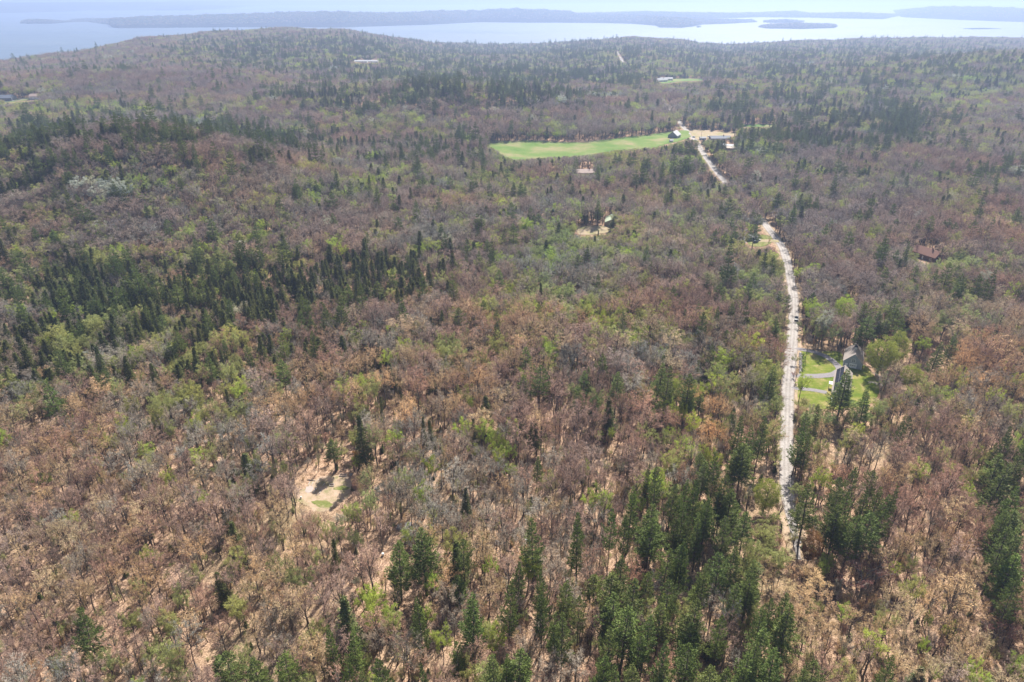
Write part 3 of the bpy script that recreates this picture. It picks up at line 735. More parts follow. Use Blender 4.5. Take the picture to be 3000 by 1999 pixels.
hand(0, 0, 1, 'bare', [(2250,1640,70,9),(2290,1662,70,8),(2330,1655,60,8),(2372,1665,75,9),(2410,1680,75,10),(2270,1702,80,10),(2320,1712,75,9),(2365,1722,80,10),(2425,1740,80,11),(2300,1762,80,10),(2350,1782,80,11),(2400,1802,85,12),(2440,1830,80,11),(2310,1830,80,11),(2360,1860,90,12)], 10, 'tan')
hand(0, 0, 1, 'leafy', [(2258,1500,60,8),(2266,1545,60,7),(2250,1590,75,8),(2275,1612,60,6),(2240,1545,60,9),(2262,1450,40,8),(2345,1500,45,8),(2350,1420,45,9),(2340,1340,40,8),(2275,1330,40,8),(2360,1215,45,6),(2395,1218,45,6),(2440,1222,45,6),(2500,1215,50,7),(2545,1205,50,7),(2590,1170,50,8)], 8, 'olive')
# pale green, yellow-green and unusual trees
hand(2000, 500, 2.24, 'leafy', [(1340,1100,205,20,'large round olive-green tree right of the barn'),(1450,1062,125,20,'olive-green tree behind the large round one'),(1530,1270,150,14,'rounded olive-green tree below the large round one')], 16, 'olive')
hand(2000, 500, 2.24, 'leafy', [(1080,822,140,17,'bright yellow-green tree standing in the woods behind the barn'),(1290,868,120,16),(1740,1415,125,13,'low bright yellow-green tree right of the house lawn'),(2190,730,80,15),(2160,790,60,13),(800,1330,110,15,'open pale tree between the road and the house lawn')], 15, 'green')
hand(2000, 1200, S_, 'leafy', [(500,405,145,15,'round olive tree at the left edge of the road near its end'),(560,800,110,13)], 15, 'olive')
hand(2000, 1200, S_, 'leafy', [(850,812,80,11),(820,870,70,10),(940,1130,95,10,'bright yellow-green sapling crown among grey trees, lower right'),(1540,300,60,12),(1640,370,70,12),(1665,430,75,12),(1715,605,45,9),(1440,1170,45,11),(1560,1220,55,12),(1400,1310,60,11),(1010,70,80,13),(1470,1470,60,9)], 12, 'green')
hand(0, 1200, S_, 'leafy', [(955,330,85,14,'bright yellow-green tree on the brown slope, left of the clearing'),(400,28,35,9),(1150,470,70,11),(820,790,70,11),(1120,215,90,13)], 13, 'green')
hand(1000, 1200, S_, 'leafy', [(575,1245,110,15,'yellow-green tree low in the middle, left of the broad pine'),(480,1130,90,13),(515,950,80,14),(320,985,75,9),(865,845,85,14),(310,110,110,13),(1550,100,45,10),(1485,118,40,9),(1885,98,70,9),(80,270,70,8)], 13, 'green')
hand(1000, 500, 2.24, 'leafy', [(1455,1035,110,14),(1740,1015,90,14),(1640,965,70,13),(1290,915,40,11),(1060,925,70,13),(1930,990,60,13),(1770,945,55,13),(640,1040,70,12),(735,1060,80,12),(500,1110,70,12),(1980,1310,70,12),(850,1470,60,12)], 13, 'green')
hand(2000, 1200, S_, 'bare', [(1080,870,330,15,'broad dark reddish crown right below the pine clump'),(1880,1180,260,15,'deep maroon crown at the lower right edge')], 15, 'red')
hand(2000, 1200, S_, 'leafy', [(765,690,130,15,'rusty orange-brown tree at the right side of the road end')], 15, 'tan')
HAND[-1][5] = (.30, .165, .07)
for h in HAND[-3:-1]: h[5] = (.15, .075, .065)
hand(1000, 1200, S_, 'leafy', [(95,235,70,7,'small orange-brown tree beside the clearing')], 7, 'tan'); HAND[-1][5] = (.38, .20, .06)
hand(1000, 1200, S_, 'bare', [(310,170,190,16,'wide reddish crown right of the clearing')], 16, 'red')
hand(2000, 500, 2.24, 'bare', [(1330,1345,165,9,'low purplish-grey crown right of the house lawn')], 9, 'grey')
hand(2000, 1200, S_, 'bare', [(270,1050,130,20,'bare silver-grey dead tree inside the pine stand')], 20, 'grey'); HAND[-1][5] = (.36, .34, .33)
hand(1700, 1500, 3.142, 'bare', [(690,560,140,17,'small silver-grey dead tree inside the pine stand')], 17, 'grey'); HAND[-1][5] = (.36, .34, .33)

for h in HAND:
    if special(h[6]) and 'rusty' not in h[6]:
        if h[7] == 'olive': h[5] = (.31, .335, .075)
        zz_ = gz(h[1], h[2]); a, b = proj(h[1], h[2], zz_ + h[3]); c, d = proj(h[1], h[2], zz_ + h[3] * .3); rr_ = h[4] * 2000 / (h[2] * CP - (zz_ - CAM_H) * SP)
        VIS.append(np.array([(a - rr_ * .4, b), (a + rr_ * .4, b), (a + rr_ * .9, (b + d) / 2), (c + rr_ * .6, d), (c - rr_ * .6, d), (a - rr_ * .9, (b + d) / 2)], float))
def scatter():
    out = []
    def cells(y0, y1, sp):
        Y = y0; rows = []
        while Y < y1:
            half = (Y * CP + CAM_H * SP) * (1700 / 2000)
            xs = np.arange(-half, half, sp)
            rows.append(np.stack([xs + rng.uniform(-.48, .48, len(xs)) * sp, np.full(len(xs), Y) + rng.uniform(-.48, .48, len(xs)) * sp, np.full(len(xs), sp)], 1)); Y += sp
        return np.concatenate(rows)
    P = np.concatenate([cells(70, 420, 5.0), cells(420, 900, 5.2), cells(900, 1700, 6.9), cells(1700, 4000, 9.0)])
    X, Y, SPc = P.T
    s = sfun(X, Y); ys = np.interp(s, CREST[:, 0], CREST[:, 2])
    ok = Y < ys + 260
    gapn = vnoise(X, Y, 22, 5)
    ok &= ~((gapn < .15) & (Y < 260))
    ok &= ~((rng.random(len(X)) < .24) & (Y < 280))
    # open litter between trees low in the middle and left
    sx, sy = proj(X, Y, ground_z(X, Y))
    X, Y, SPc, sx, sy = (a[ok] for a in (X, Y, SPc, sx, sy)); Z = ground_z(X, Y)
    wts = np.tile(BASE, (len(X), 1))
    sxn = sx + (vnoise(X, Y, 60, 11) - .5) * 220 * np.clip(300 / np.maximum(Y, 100), .1, 1); syn = sy + (vnoise(X, Y, 60, 12) - .5) * 60 * np.clip(500 / np.maximum(Y, 100), .15, 1)
    for z in ZONES:
        cx, cy_, rx, ry = z[:4]; m = np.array(z[4:])
        d = ((sxn - cx) / rx) ** 2 + ((syn - cy_) / ry) ** 2
        k = np.clip(1.35 - d, 0, 1)[:, None]
        wts = wts * (1 - k) + k * (wts * 0.15 + .85 * m * np.array([1.8, 1.6, 1.0, 1.0, .30, .30, .30, .1]))
    # patches of one kind of tree
    for c, (sc, sd_, pw) in enumerate([(55, 21, 3), (60, 22, 3), (45, 23, 3), (40, 24, 3), (17, 25, 5), (38, 26, 4), (34, 27, 3), (40, 28, 3)]):
        k = vnoise(X, Y, sc, sd_) * .65 + vnoise(X, Y, sc * .4, sd_ + 50) * .35
        wts[:, c] *= (k * 1.9) ** pw
    wts = np.maximum(wts, 1e-6); cw = np.cumsum(wts, 1); u = rng.random(len(X)) * cw[:, -1]
    cls = (u[:, None] > cw).sum(1)
    Hm = np.array([15.5, 15, 15, 13, 12.5, 20, 14.5, 13.5])[cls] * np.clip(rng.normal(1, .13, len(X)), .65, 1.35)
    Hm *= .9 + .2 * vnoise(X, Y, 70, 33)
    boggy = wts[:, 6] / wts.sum(1); Hm *= np.where((cls < 5) & (boggy > .15), .74, 1.0)
    Rm = Hm * np.array([.29, .29, .27, .26, .26, .18, .225, .28])[cls] * rng.uniform(.85, 1.2, len(X)) 
    tall = (cls < 5) & (Y < 340); Hm = np.where(tall, Hm * 1.14, Hm); Rm = np.where(tall, Rm * (.80 + .26 * np.clip((Y - 190) / 150, 0, 1)), Rm)
    con = cls >= 5; Hm = np.where(con, Hm * np.clip(rng.normal(1, .2, len(X)), .55, 1.5), Hm)
    # spruce thickets are low and dense: keep tops narrow
    Rm *= np.where(SPc > 5, 1.12, 1.0)
    Rm *= np.where(SPc > 6.5, np.where(cls < 5, 1.22, 1.12), 1.0) * np.where(SPc > 8.5, np.where(cls < 5, 1.18, 1.1), 1.0)
    # keep open ground open
    keep = np.ones(len(X), bool); hmax = np.full(len(X), 1.0)
    bx, by = proj(X, Y, Z); keep &= ~hit_vis(bx, by)
    pxm = 2000 / (Y * CP - (Z + 8 - CAM_H) * SP)
    for fr in (.15, .3, .45, .6, .75, .9, 1.0):
        for off in (-.6, 0, .6):
            x2, y2 = proj(X, Y, Z + Hm * fr)
            wd = Rm * pxm * off * (1 if fr > .35 else .3)
            hv = hit_vis(x2 + wd, y2); hmax = np.where(hv, np.minimum(hmax, fr - .14), hmax)
    keep &= Hm * hmax > 3.2
    Rm = np.where(hmax < 1, Rm * np.maximum(hmax, .3) ** .6, Rm); Hm = Hm * hmax
    keep &= road_dist(X, Y) > 3.6 + np.minimum(Rm * .5, 2)
    for x, y, r_ in RB: keep &= np.hypot(X - x, Y - y) > r_
    for h in HAND:
        keep &= np.hypot(X - h[1], Y - h[2]) > max(2.4, h[4] * .8)
        if h[3] > 9: 
            q = 1 - 5.5 / math.hypot(h[1], h[2]); keep &= (np.hypot(X - h[1] * q, Y - h[2] * q) > h[4] * .55 + 1.2) | (Hm < h[3] * .62)
    return X[keep], Y[keep], Z[keep], cls[keep], Hm[keep], Rm[keep]
BARN = (167.7, 294.2); HOUSE_A = (145.7, 266.0); AX = Vector((.452, .892)); SX = Vector((.892, -.452))
RB += [(BARN[0] + AX.x * 6, BARN[1] + AX.y * 6, 9.5), (HOUSE_A[0] + AX.x * 6 + SX.x * 3.5, HOUSE_A[1] + AX.y * 6 + SX.y * 3.5, 8), (HOUSE_A[0] + AX.x * 18 + SX.x * 3.5, HOUSE_A[1] + AX.y * 18 + SX.y * 3.5, 8)]
# far buildings: name, x, y (picture), length, width, wall, roof rise, yaw, wall colour, roof colour, label, chimney
BLD = [
 ('house', 2713, 756, 17, 9, 3.6, 3.6, -62, 'brown', 'rust', 'house with a long rusty brown roof among reddish trees', 1),
 ('house', 1800, 655, 15, 14, 3.0, 3.4, 80, 'tan', 'palegreen', 'house with a pale green roof behind a dark spruce', 1),
 ('house', 2316, 651, 10, 7, 2.8, 1.6, 20, 'white', 'whiteroof', 'small house with a bright white roof nearest the right of the road bend', 0),
 ('house', 2356, 650, 13, 8, 2.8, 1.8, 10, 'white', 'whiteroof', 'wider white-roofed house behind dark pines, right of the road bend', 0),
 ('house', 2352, 632, 16, 8, 2.8, 2.0, 5, 'white', 'brownroof', 'house with a faded brown roof behind the white-roofed ones', 0),
 ('house', 2163, 713, 13, 9, 3.0, 2.0, 75, 'grey', 'greyroof', 'grey-roofed house under pines, left of the road bend', 1),
 ('shed', 2199, 703, 7, 5, 2.8, 1.5, 15, 'blue', 'greyroof', 'blue shed beside the parked cars', 0),
 ('barn', 1975, 404, 15, 12, 4.0, 4.5, 60, 'greywall', 'whiteroof', 'small barn with a pale steep roof at the right end of the green field', 0),
 ('shed', 1966, 417, 4, 3, 2.4, 1.0, 10, 'white', 'whiteroof', 'tiny white shed just below the pale-roofed barn', 0),
 ('shed', 2017, 348, 13, 8, 3.5, 1.5, 5, 'white', 'whiteroof', 'white shed beside the road beyond the green field', 0),
 ('house', 2108, 411, 24, 10, 3.0, 2.2, 3, 'greywall', 'slate', 'long low slate-roofed house right of the road beyond the field', 1),
 ('shed', 2058, 410, 7, 4, 2.5, 1.2, 5, 'blue', 'whiteroof', 'pale blue shed between the road and the long slate-roofed house', 0),
 ('house', 2124, 432, 17, 7, 2.6, 1.2, -18, 'white', 'whiteroof', 'white metal-roofed trailer home below the long slate-roofed house', 0),
 ('shed', 2144, 439, 13, 6, 2.4, 1.2, -8, 'tan', 'beige', 'beige-roofed shed beside the white trailer home', 0),
 ('house', 1716, 512, 20, 9, 3.0, 2.6, 5, 'tan', 'pinkbeige', 'house with a wide beige roof in woods below the green field', 1),
 ('house', 1938, 240, 24, 10, 4.0, 3.5, 20, 'white', 'whiteroof', 'white farmhouse at the left end of the far small meadow', 1),
 ('shed', 1952, 236, 26, 9, 4.0, 2.2, 2, 'white', 'greyroof', 'long white outbuilding beside the far farmhouse', 0),
 ('house', 2795, 560, 14, 8, 3.0, 2.2, -20, 'white', 'whiteroof', 'white house in the woods toward the upper right', 0),
 ('shed', 2808, 540, 12, 8, 3.0, 1.6, 10, 'tan', 'beige', 'beige-roofed shed up from the white house in the right woods', 0),
 ('house', 12, 295, 34, 16, 5.0, 4.0, 4, 'greywall', 'slate', 'large blue-grey house cut by the left edge', 1),
 ('barn', 113, 289, 22, 12, 4.5, 3.0, 12, 'white', 'brownroof', 'white barn at the end of the drive near the left edge', 0),
 ('greenhouse', 1058, 183, 32, 11, 3.0, 2.5, 2, 'white', 'whiteroof', 'left one of two long white greenhouses in the far woods', 0),
 ('greenhouse', 1092, 183, 28, 11, 3.0, 2.5, 2, 'white', 'whiteroof', 'right one of two long white greenhouses in the far woods', 0),
 ('house', 992, 163, 14, 10, 4.0, 3.0, 5, 'white', 'whiteroof', 'tiny white house on the far wooded hillside', 0),
 ('house', 1212, 272, 18, 10, 4.0, 3.0, 10, 'greywall', 'slate', 'dark house on the crest of the dark-wooded middle hill, left of its pair', 1),
 ('house', 1240, 271, 15, 9, 4.0, 3.0, 80, 'greywall', 'slate', 'dark house on the crest of the dark-wooded middle hill, right of its pair', 0),
 ('house', 384, 392, 12, 8, 3.5, 2.5, 15, 'white', 'greyroof', 'small pale house on the dark-wooded left hill', 0),
]
BPOS = []
for b in BLD:
    X, Y, Z = place(b[1], b[2], 0); BPOS.append((X, Y, Z)); RB.append((X, Y, max(b[3], b[4]) * .5 + 2.5))
    hw = b[3] * .5 * 2000 / (Y * CP + CAM_H * SP); hh = (b[5] + b[6]) * CP * 2000 / (Y * CP + CAM_H * SP)
    if b[1] in (2713, 1716, 1975, 2108, 1938, 1058, 1092, 12): VIS.append(np.array([(b[1] - hw * .8, b[2] - hh * .35), (b[1] + hw * .8, b[2] - hh * .35), (b[1] + hw * .8, b[2] - hh), (b[1] - hw * .8, b[2] - hh)], float))
VIS.append(np.array([(2682, 727), (2720, 730), (2745, 744), (2745, 766), (2722, 768), (2684, 750)], float))
VIS.append(np.array([(2468, 1080), (2525, 1090), (2530, 1060), (2505, 1008), (2490, 1010), (2466, 1058)], float))
VIS.append(np.array([(2425, 1160), (2447, 1085), (2480, 1070), (2480, 1110), (2450, 1165)], float))

TX, TY, TZ, TC, TH, TR = scatter()
KIND_OF = ['bare', 'bare', 'bare', 'leafy', 'leafy', 'pine', 'spruce', 'leafy']
# every tree as a record
REC = []
for h in HAND:
    REC.append((h[0], h[1], h[2], gz(h[1], h[2]), h[3], h[4], h[5], h[6], h[7]))
big = vnoise(TX, TY, 45, 77); rr = rng.random((len(TX), 5))
for i in range(len(TX)):
    c = CLS[TC[i]]; b = TINT[c]
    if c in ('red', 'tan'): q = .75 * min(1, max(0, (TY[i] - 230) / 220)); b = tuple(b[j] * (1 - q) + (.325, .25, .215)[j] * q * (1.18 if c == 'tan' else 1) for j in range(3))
    k = (.78 + .44 * rr[i, 0]) * (1.12 if TY[i] < 300 and TC[i] < 3 else 1.0); hue = (big[i] - .5) * .5 + (rr[i, 1] - .5) * .34  # near bare trees: strong sunlight put into the tint as a lighter colour
    t = (b[0] * k * (1 + hue * .35), b[1] * k * (1 + hue * (-.15 if TC[i] < 3 else .05)), b[2] * k * (1 - hue * .5))
    REC.append((KIND_OF[TC[i]], TX[i], TY[i], TZ[i], TH[i], TR[i], t, None, c))
NAMES = {'bare': 'bare_tree', 'leafy': 'leafing_tree', 'pine': 'pine_tree', 'spruce': 'fir_tree'}
CATS = {'bare': 'bare tree', 'leafy': 'leafing tree', 'pine': 'pine tree', 'spruce': 'fir tree'}
groups = {k: [] for k in NAMES}
for r_ in REC:
    px, py = proj(r_[1], r_[2], r_[3] + r_[4] * .6)
    f = r_[2] * CP - (r_[3] + r_[4] * .6 - CAM_H) * SP
    size = r_[4] * r_[5] / f ** 2 if (-20 < px < 3020 and -60 < py < 2010) else 0
    if r_[7]: size = 1e9
    groups[r_[0]].append((size, px, py, r_))
rp = random.Random(99)
THINGS = []
def mass(name, label, cat, items):
    n = len(items); me = bpy.data.meshes.new(name); me.from_pydata([(r_[1], r_[2], r_[3] - .1) for r_ in items], [], [])
    idx, rot, scl, tin = [], [], [], []
    for r_ in items:
        k, X, Y, Z, Hh, Rr_, t = r_[:7]; sh = rp.choice(SHAPES[k][:r_[9]] if len(r_) > 9 and r_[9] else SHAPES[k])
        idx.append(sh[2]); rot += [rp.uniform(-.05, .05), rp.uniform(-.05, .05), rp.uniform(0, 6.28)]
        kw = Rr_ / sh[4]; scl += [kw * rp.uniform(.88, 1.12), kw * rp.uniform(.88, 1.12), Hh / sh[3]]; tin += list(t)
    for nm, ty, da, ke in (('pi', 'INT', idx, 'value'), ('rot', 'FLOAT_VECTOR', rot, 'vector'), ('scl', 'FLOAT_VECTOR', scl, 'vector'), ('tint', 'FLOAT_VECTOR', tin, 'vector')):
        me.attributes.new(nm, ty, 'POINT').data.foreach_set(ke, da)
    o = bpy.data.objects.new(name, me); COL.objects.link(o)
    g = bpy.data.node_groups.new(name, 'GeometryNodeTree')
    g.interface.new_socket('Geometry', in_out='INPUT', socket_type='NodeSocketGeometry'); g.interface.new_socket('Geometry', in_out='OUTPUT', socket_type='NodeSocketGeometry')
    gi = g.nodes.new('NodeGroupInput'); go = g.nodes.new('NodeGroupOutput')
    ci = g.nodes.new('GeometryNodeCollectionInfo'); ci.inputs[0].default_value = PROTO; ci.inputs[1].default_value = True; ci.inputs[2].default_value = True
    ip = g.nodes.new('GeometryNodeInstanceOnPoints'); ip.inputs['Pick Instance'].default_value = True
    def na(nm, ty):
        x = g.nodes.new('GeometryNodeInputNamedAttribute'); x.data_type = ty; x.inputs[0].default_value = nm; return [s for s in x.outputs if s.enabled][0]
    g.links.new(gi.outputs[0], ip.inputs['Points']); g.links.new(ci.outputs[0], ip.inputs['Instance'])
    g.links.new(na('pi', 'INT'), ip.inputs['Instance Index']); g.links.new(na('rot', 'FLOAT_VECTOR'), ip.inputs['Rotation']); g.links.new(na('scl', 'FLOAT_VECTOR'), ip.inputs['Scale'])
    g.links.new(ip.outputs[0], go.inputs[0])
    md = o.modifiers.new('grow', 'NODES'); md.node_group = g
    tag(o, label, cat, None, 'stuff'); return o
masses = {'bare': ('bare_woods', 'massed bare and budding woods reaching to the bay', 'woods'),
          'leafy': ('leafing_woods', 'massed young green trees scattered through the far woods', 'woods'),
          'pine': ('pine_woods', 'massed blue-green pines of the far slopes and valley', 'woods'),
          'spruce': ('fir_woods', 'massed dark firs and spruces of the boggy hollow and hills', 'woods')}
for kd, lst in groups.items():
    lst.sort(key=lambda a: -a[0])
    top = [a for a in lst[:300] if a[0] > 0]; rest = lst[len(top):]
    for size, px, py, r_ in top:
        k, X, Y, Z, Hh, Rr_, t, note, c = r_
        sh = SHAPES[k][rp.randrange(len(SHAPES[k]))]
        if note and k in ('bare', 'leafy'): sh = SHAPES[k][rp.randrange(4)]
        if k == 'pine' and note and ('large' in note or 'broad' in note or 'round' in note or 'spreading' in note): sh = SHAPES[k][(2, 5)[rp.randrange(2)]]
        if k == 'leafy' and special(note): sh = SHAPES['round'][rp.randrange(2)]
        o = empty(NAMES[k], (X, Y, Z - .1), rp.uniform(0, 6.28), (Rr_ / sh[4] * rp.uniform(.9, 1.1), Rr_ / sh[4] * rp.uniform(.9, 1.1), Hh / sh[3]))
        o.rotation_euler[0] = rp.uniform(-.04, .04); o.rotation_euler[1] = rp.uniform(-.04, .04)
        a = bpy.data.objects.new('trunk', sh[0]); b = bpy.data.objects.new('crown', sh[1])
        for q in (a, b): COL.objects.link(q); q.parent = o
        b['tint'] = [float(v) for v in t]
        THINGS.append((o, k, c, X, Y, px, py, Hh, note))
    nm, lb, ct = masses[kd]
    mass(nm, lb, ct, [a[3] for a in rest])
# woods of the islands and shores across the bay
isl = []
for p in rock_pts:
    k = 'spruce' if rp.random() < .45 else 'leafy'
    hh = rp.uniform(10, 16) * (1.1 if k == 'spruce' else 1); c = 'spruce' if k == 'spruce' else rp.choice(['olive', 'tan', 'grey', 'olive'])
    t = TINT[c]; isl.append((k, p[0], p[1], p[2] - hh * .45, hh, rp.uniform(5, 9) if k == 'leafy' else rp.uniform(3.5, 6), tuple(.7 * q for q in t)))
mass('island_woods', 'hazy woods covering the islands and points across the bay', 'woods', isl)
# undergrowth and saplings
sap = []
for _ in range(20000):
    Y = 80 + 420 * rp.random() ** .8; half = (Y * CP + CAM_H * SP) * .85; X = rp.uniform(-half, half)
    sap.append((X, Y))
sx_ = np.array(sap); zz = ground_z(sx_[:, 0], sx_[:, 1]); bx, by = proj(sx_[:, 0], sx_[:, 1], zz); tx, ty = proj(sx_[:, 0], sx_[:, 1], zz + 6)
okk = ~hit_vis(bx, by) & ~hit_vis(tx, ty) & (road_dist(sx_[:, 0], sx_[:, 1]) > 3.5)
for x, y, r_ in RB: okk &= np.hypot(sx_[:, 0] - x, sx_[:, 1] - y) > r_
items = []
for (X, Y), z, k in zip(sap, zz, okk):
    if not k: continue
    u = rp.random()
    if u < .55: items.append(('sapling', X, Y, z, rp.uniform(3, 9), rp.uniform(.7, 1.6), tintv(rp.choice(['tan', 'red', 'grey', 'olive']), .2, rp)))
    elif u < .62: items.append(('spruce', X, Y, z, rp.uniform(1.5, 4), rp.uniform(.6, 1.2), tintv('spruce', .3, rp)))
    else: items.append(('bush', X, Y, z, rp.uniform(.8, 2), rp.uniform(.7, 1.4), tintv(rp.choice(['tan', 'olive', 'red', 'olive']), .2, rp)))
mass('undergrowth', 'thin saplings and low brush over the leaf litter', 'undergrowth', items)

# ------------------------------------------------------------------ buildings
WALLS = {'brown': (.14, .075, .05), 'tan': (.42, .36, .28), 'white': (.74, .74, .72), 'grey': (.30, .30, .31), 'greywall': (.20, .22, .25), 'blue': (.16, .28, .42)}
ROOFS = {'pinkbeige': (.50, .38, .33), 'rust': (.24, .115, .08), 'palegreen': (.36, .42, .30), 'whiteroof': (.45, .455, .46), 'brownroof': (.32, .24, .20), 'greyroof': (.34, .33, .34), 'slate': (.14, .16, .20), 'beige': (.55, .47, .38)}
WM = {k: simple('wall_' + k, v, .8, .2, .1, 1.0) for k, v in WALLS.items()}
RM = {k: simple('roof_' + k, v, .7, .25, .16, 1.4) for k, v in ROOFS.items()}
M_TRIM = simple('white_paint', (.8, .8, .78), .6, .3, .04)
M_GLASS = simple('window_glass', (.03, .04, .05), .12, .6, .1)
M_BRICK = simple('chimney_brick', (.28, .12, .08), .9, .1, .2, 4)
M_SHINGLE = simple('weathered_shingle', (.34, .295, .265), .9, .1, .18, 2.5)
M_SIDING = simple('slate_blue_siding', (.31, .345, .385), .8, .2, .08, 1.0)
M_SOLAR = simple('dark_panel', (.018, .022, .04), .25, .5, .1)
M_STONE = simple('grey_stone', (.30, .28, .27), .95, .1, .35, 1.5)
M_METAL = simple('grey_metal', (.35, .36, .38), .4, .4, .1)
def prism_roof(L, Wd, hw, hr, over, th):
    """gable roof along x, eaves in y"""
    m = MB(); x0, x1 = -L / 2 - over, L / 2 + over; e = Wd / 2 + over; ze = hw - over * hr / (Wd / 2); zr = hw + hr
    for sgn in (1, -1):
        v = [(x0, sgn * e, ze), (x1, sgn * e, ze), (x1, 0, zr), (x0, 0, zr)]
        v2 = [(a, b, c + th) for a, b, c in v]
        f = [(0, 1, 2, 3), (7, 6, 5, 4), (0, 4, 5, 1), (1, 5, 6, 2), (2, 6, 7, 3), (3, 7, 4, 0)]
        m.add(v + v2, f if sgn > 0 else [q[::-1] for q in f])
    return m
def gable_walls(L, Wd, hw, hr):
    m = MB(); x, y = L / 2, Wd / 2; z0 = -1.2
    m.add([(-x,-y,z0),(x,-y,z0),(x,y,z0),(-x,y,z0),(-x,-y,hw),(x,-y,hw),(x,y,hw),(-x,y,hw),(-x,0,hw+hr),(x,0,hw+hr)],
          [(0,1,5,4),(2,3,7,6),(1,2,6,9,5),(3,0,4,8,7)])
    return m
def framed(parent, name, x, y, z, wd, ht, nrm, glass=M_GLASS, frame=M_TRIM, panes=(1, 1)):
    """window or door panel flat on a wall: nrm is +x,-x,+y,-y as (axis, sign)"""
    ax, sg = nrm; f = MB(); g = MB(); t = .09
    def bx(m, a0, a1, c0, c1, d0, d1):
        if ax == 'x': xx = sorted((x + sg * d0, x + sg * d1)); m.box(xx[0], xx[1], y + a0, y + a1, z + c0, z + c1)
        else: yy = sorted((y + sg * d0, y + sg * d1)); m.box(x + a0, x + a1, yy[0], yy[1], z + c0, z + c1)
    bx(f, -wd/2, wd/2, 0, t, 0.003, .07); bx(f, -wd/2, wd/2, ht - t, ht, 0.003, .07)
    bx(f, -wd/2, -wd/2 + t, t, ht - t, 0.003, .07); bx(f, wd/2 - t, wd/2, t, ht - t, 0.003, .07)
    for k in range(1, panes[0]): q = -wd/2 + wd * k / panes[0]; bx(f, q - .03, q + .03, t, ht - t, .035, .06)
    bx(g, -wd/2 + t, wd/2 - t, t, ht - t, .005, .03)
    fo = f.build(name, frame, parent); g.build('pane' if name == 'window' else 'panel', glass, fo); return fo
def gable_house(b, pos):
    nm, px, py, L, Wd, hw, hr, yaw, wc, rc, lab, chim = b
    o = empty(nm, pos, R(yaw)); tag(o, lab, nm)
    gable_walls(L, Wd, hw, hr).build('wall', WM[wc], o); rf = prism_roof(L, Wd, hw, hr, .5, .18).build('roof', RM[rc], o)
    if chim:
        m = MB(); m.box(L * .18 - .45, L * .18 + .45, -.4, .4, hw + hr * .6, hw + hr + 1.3); m.build('chimney', M_BRICK, rf)
    n = max(2, int(L / 4.5))
    for k in range(n):
        if k == n // 2: framed(o, 'door', -L/2 + L * (k + .5) / n, -Wd/2, 0.1, 1.1, 2.2, ('y', -1), M_TRIM, M_TRIM)
        else: framed(o, 'window', -L/2 + L * (k + .5) / n, -Wd/2, 1.0, 1.2, 1.3, ('y', -1), M_GLASS, M_TRIM)
    for sg in (1, -1):
        for q in (-.22, .22): framed(o, 'window', sg * L / 2, Wd * q, 1.0, 1.1, 1.3, ('x', sg))
    return o
for b, p in zip(BLD, BPOS): gable_house(b, p)

# the barn with cupola, arched window and garage door; its front looks down the -x side of its own frame
yaw_b = math.atan2(AX.y, AX.x)
BL = 13.5
bz = gz(*BARN)
bo = empty('barn', (BARN[0] + AX.x * BL / 2, BARN[1] + AX.y * BL / 2, bz), yaw_b)
tag(bo, 'slate blue barn with a cupola, white garage door and arched window', 'barn')
BW, BH, BR = 8.4, 3.3, 4.4
gable_walls(BL, BW, BH, BR).build('wall', M_SIDING, bo)
brf = prism_roof(BL, BW, BH, BR, .35, .16).build('roof', M_SHINGLE, bo)
m = MB(); m.box(-.55, .55, -.55, .55, BH + BR - .5, BH + BR + 1.0); cup = m.build('cupola', M_TRIM, brf)
m = MB(); t = BH + BR + 1.0; m.add([(-.8,-.8,t),(.8,-.8,t),(.8,.8,t),(-.8,.8,t),(0,0,t+.9)], [(3,2,1,0),(0,1,4),(1,2,4),(2,3,4),(3,0,4)]); m.tube([(0,0,t+.8),(0,0,t+1.5)],[.04,.03],5); m.build('cupola_roof', M_SOLAR, brf)
# corner boards and rake trim
m = MB()
for sg in (1, -1):
    y0 = sg * BW / 2; m.box(-BL/2 - .03, -BL/2 + .22, min(y0 - sg * .18, y0 + sg * .03), max(y0 - sg * .18, y0 + sg * .03), 0, BH - .15)
m.build('corner_board', M_TRIM, bo)
# garage door with three lights
gd = empty('garage_door', (-BL/2, -.2, 0)); gd.parent = bo
m = MB()
for k in range(4): m.box(-.06, -.012, -1.55, 1.55, .08 + k * .58, .08 + k * .58 + .55)
m.build('door_panel', M_TRIM, gd)
m = MB()
for k in (-1, 0, 1): m.box(-.085, -.062, k * .95 - .3, k * .95 + .3, 1.36, 1.66)
m.build('pane', M_GLASS, gd)
m = MB(); m.box(-.07, -.004, -1.72, -1.57, 0, 2.6); m.box(-.07, -.004, 1.57, 1.72, 0, 2.6); m.box(-.07, -.004, -1.57, 1.57, 2.42, 2.6); m.build('frame', M_TRIM, gd)
framed(bo, 'door', -BL/2, 2.75, .05, 1.15, 2.1, ('x', -1), M_TRIM, M_TRIM)
aw = MB(); z0 = 3.35
arc = [(math.cos(a) * .85, 1.1 + math.sin(a) * .55) for a in np.linspace(0, math.pi, 11)]
pts = [(.85, 0)] + arc + [(-.85, 0)]
n = len(pts); vi = [(-BL/2 - .03, p[0], z0 + p[1]) for p in pts]; vo = [(-BL/2 - .08, p[0] * 1.18, z0 + (p[1] * 1.12 - .1)) for p in pts]
vb = [(-BL/2 - .003, p[0] * 1.18, z0 + (p[1] * 1.12 - .1)) for p in pts]; vi2 = [(-BL/2 - .08, p[0], z0 + p[1]) for p in pts]
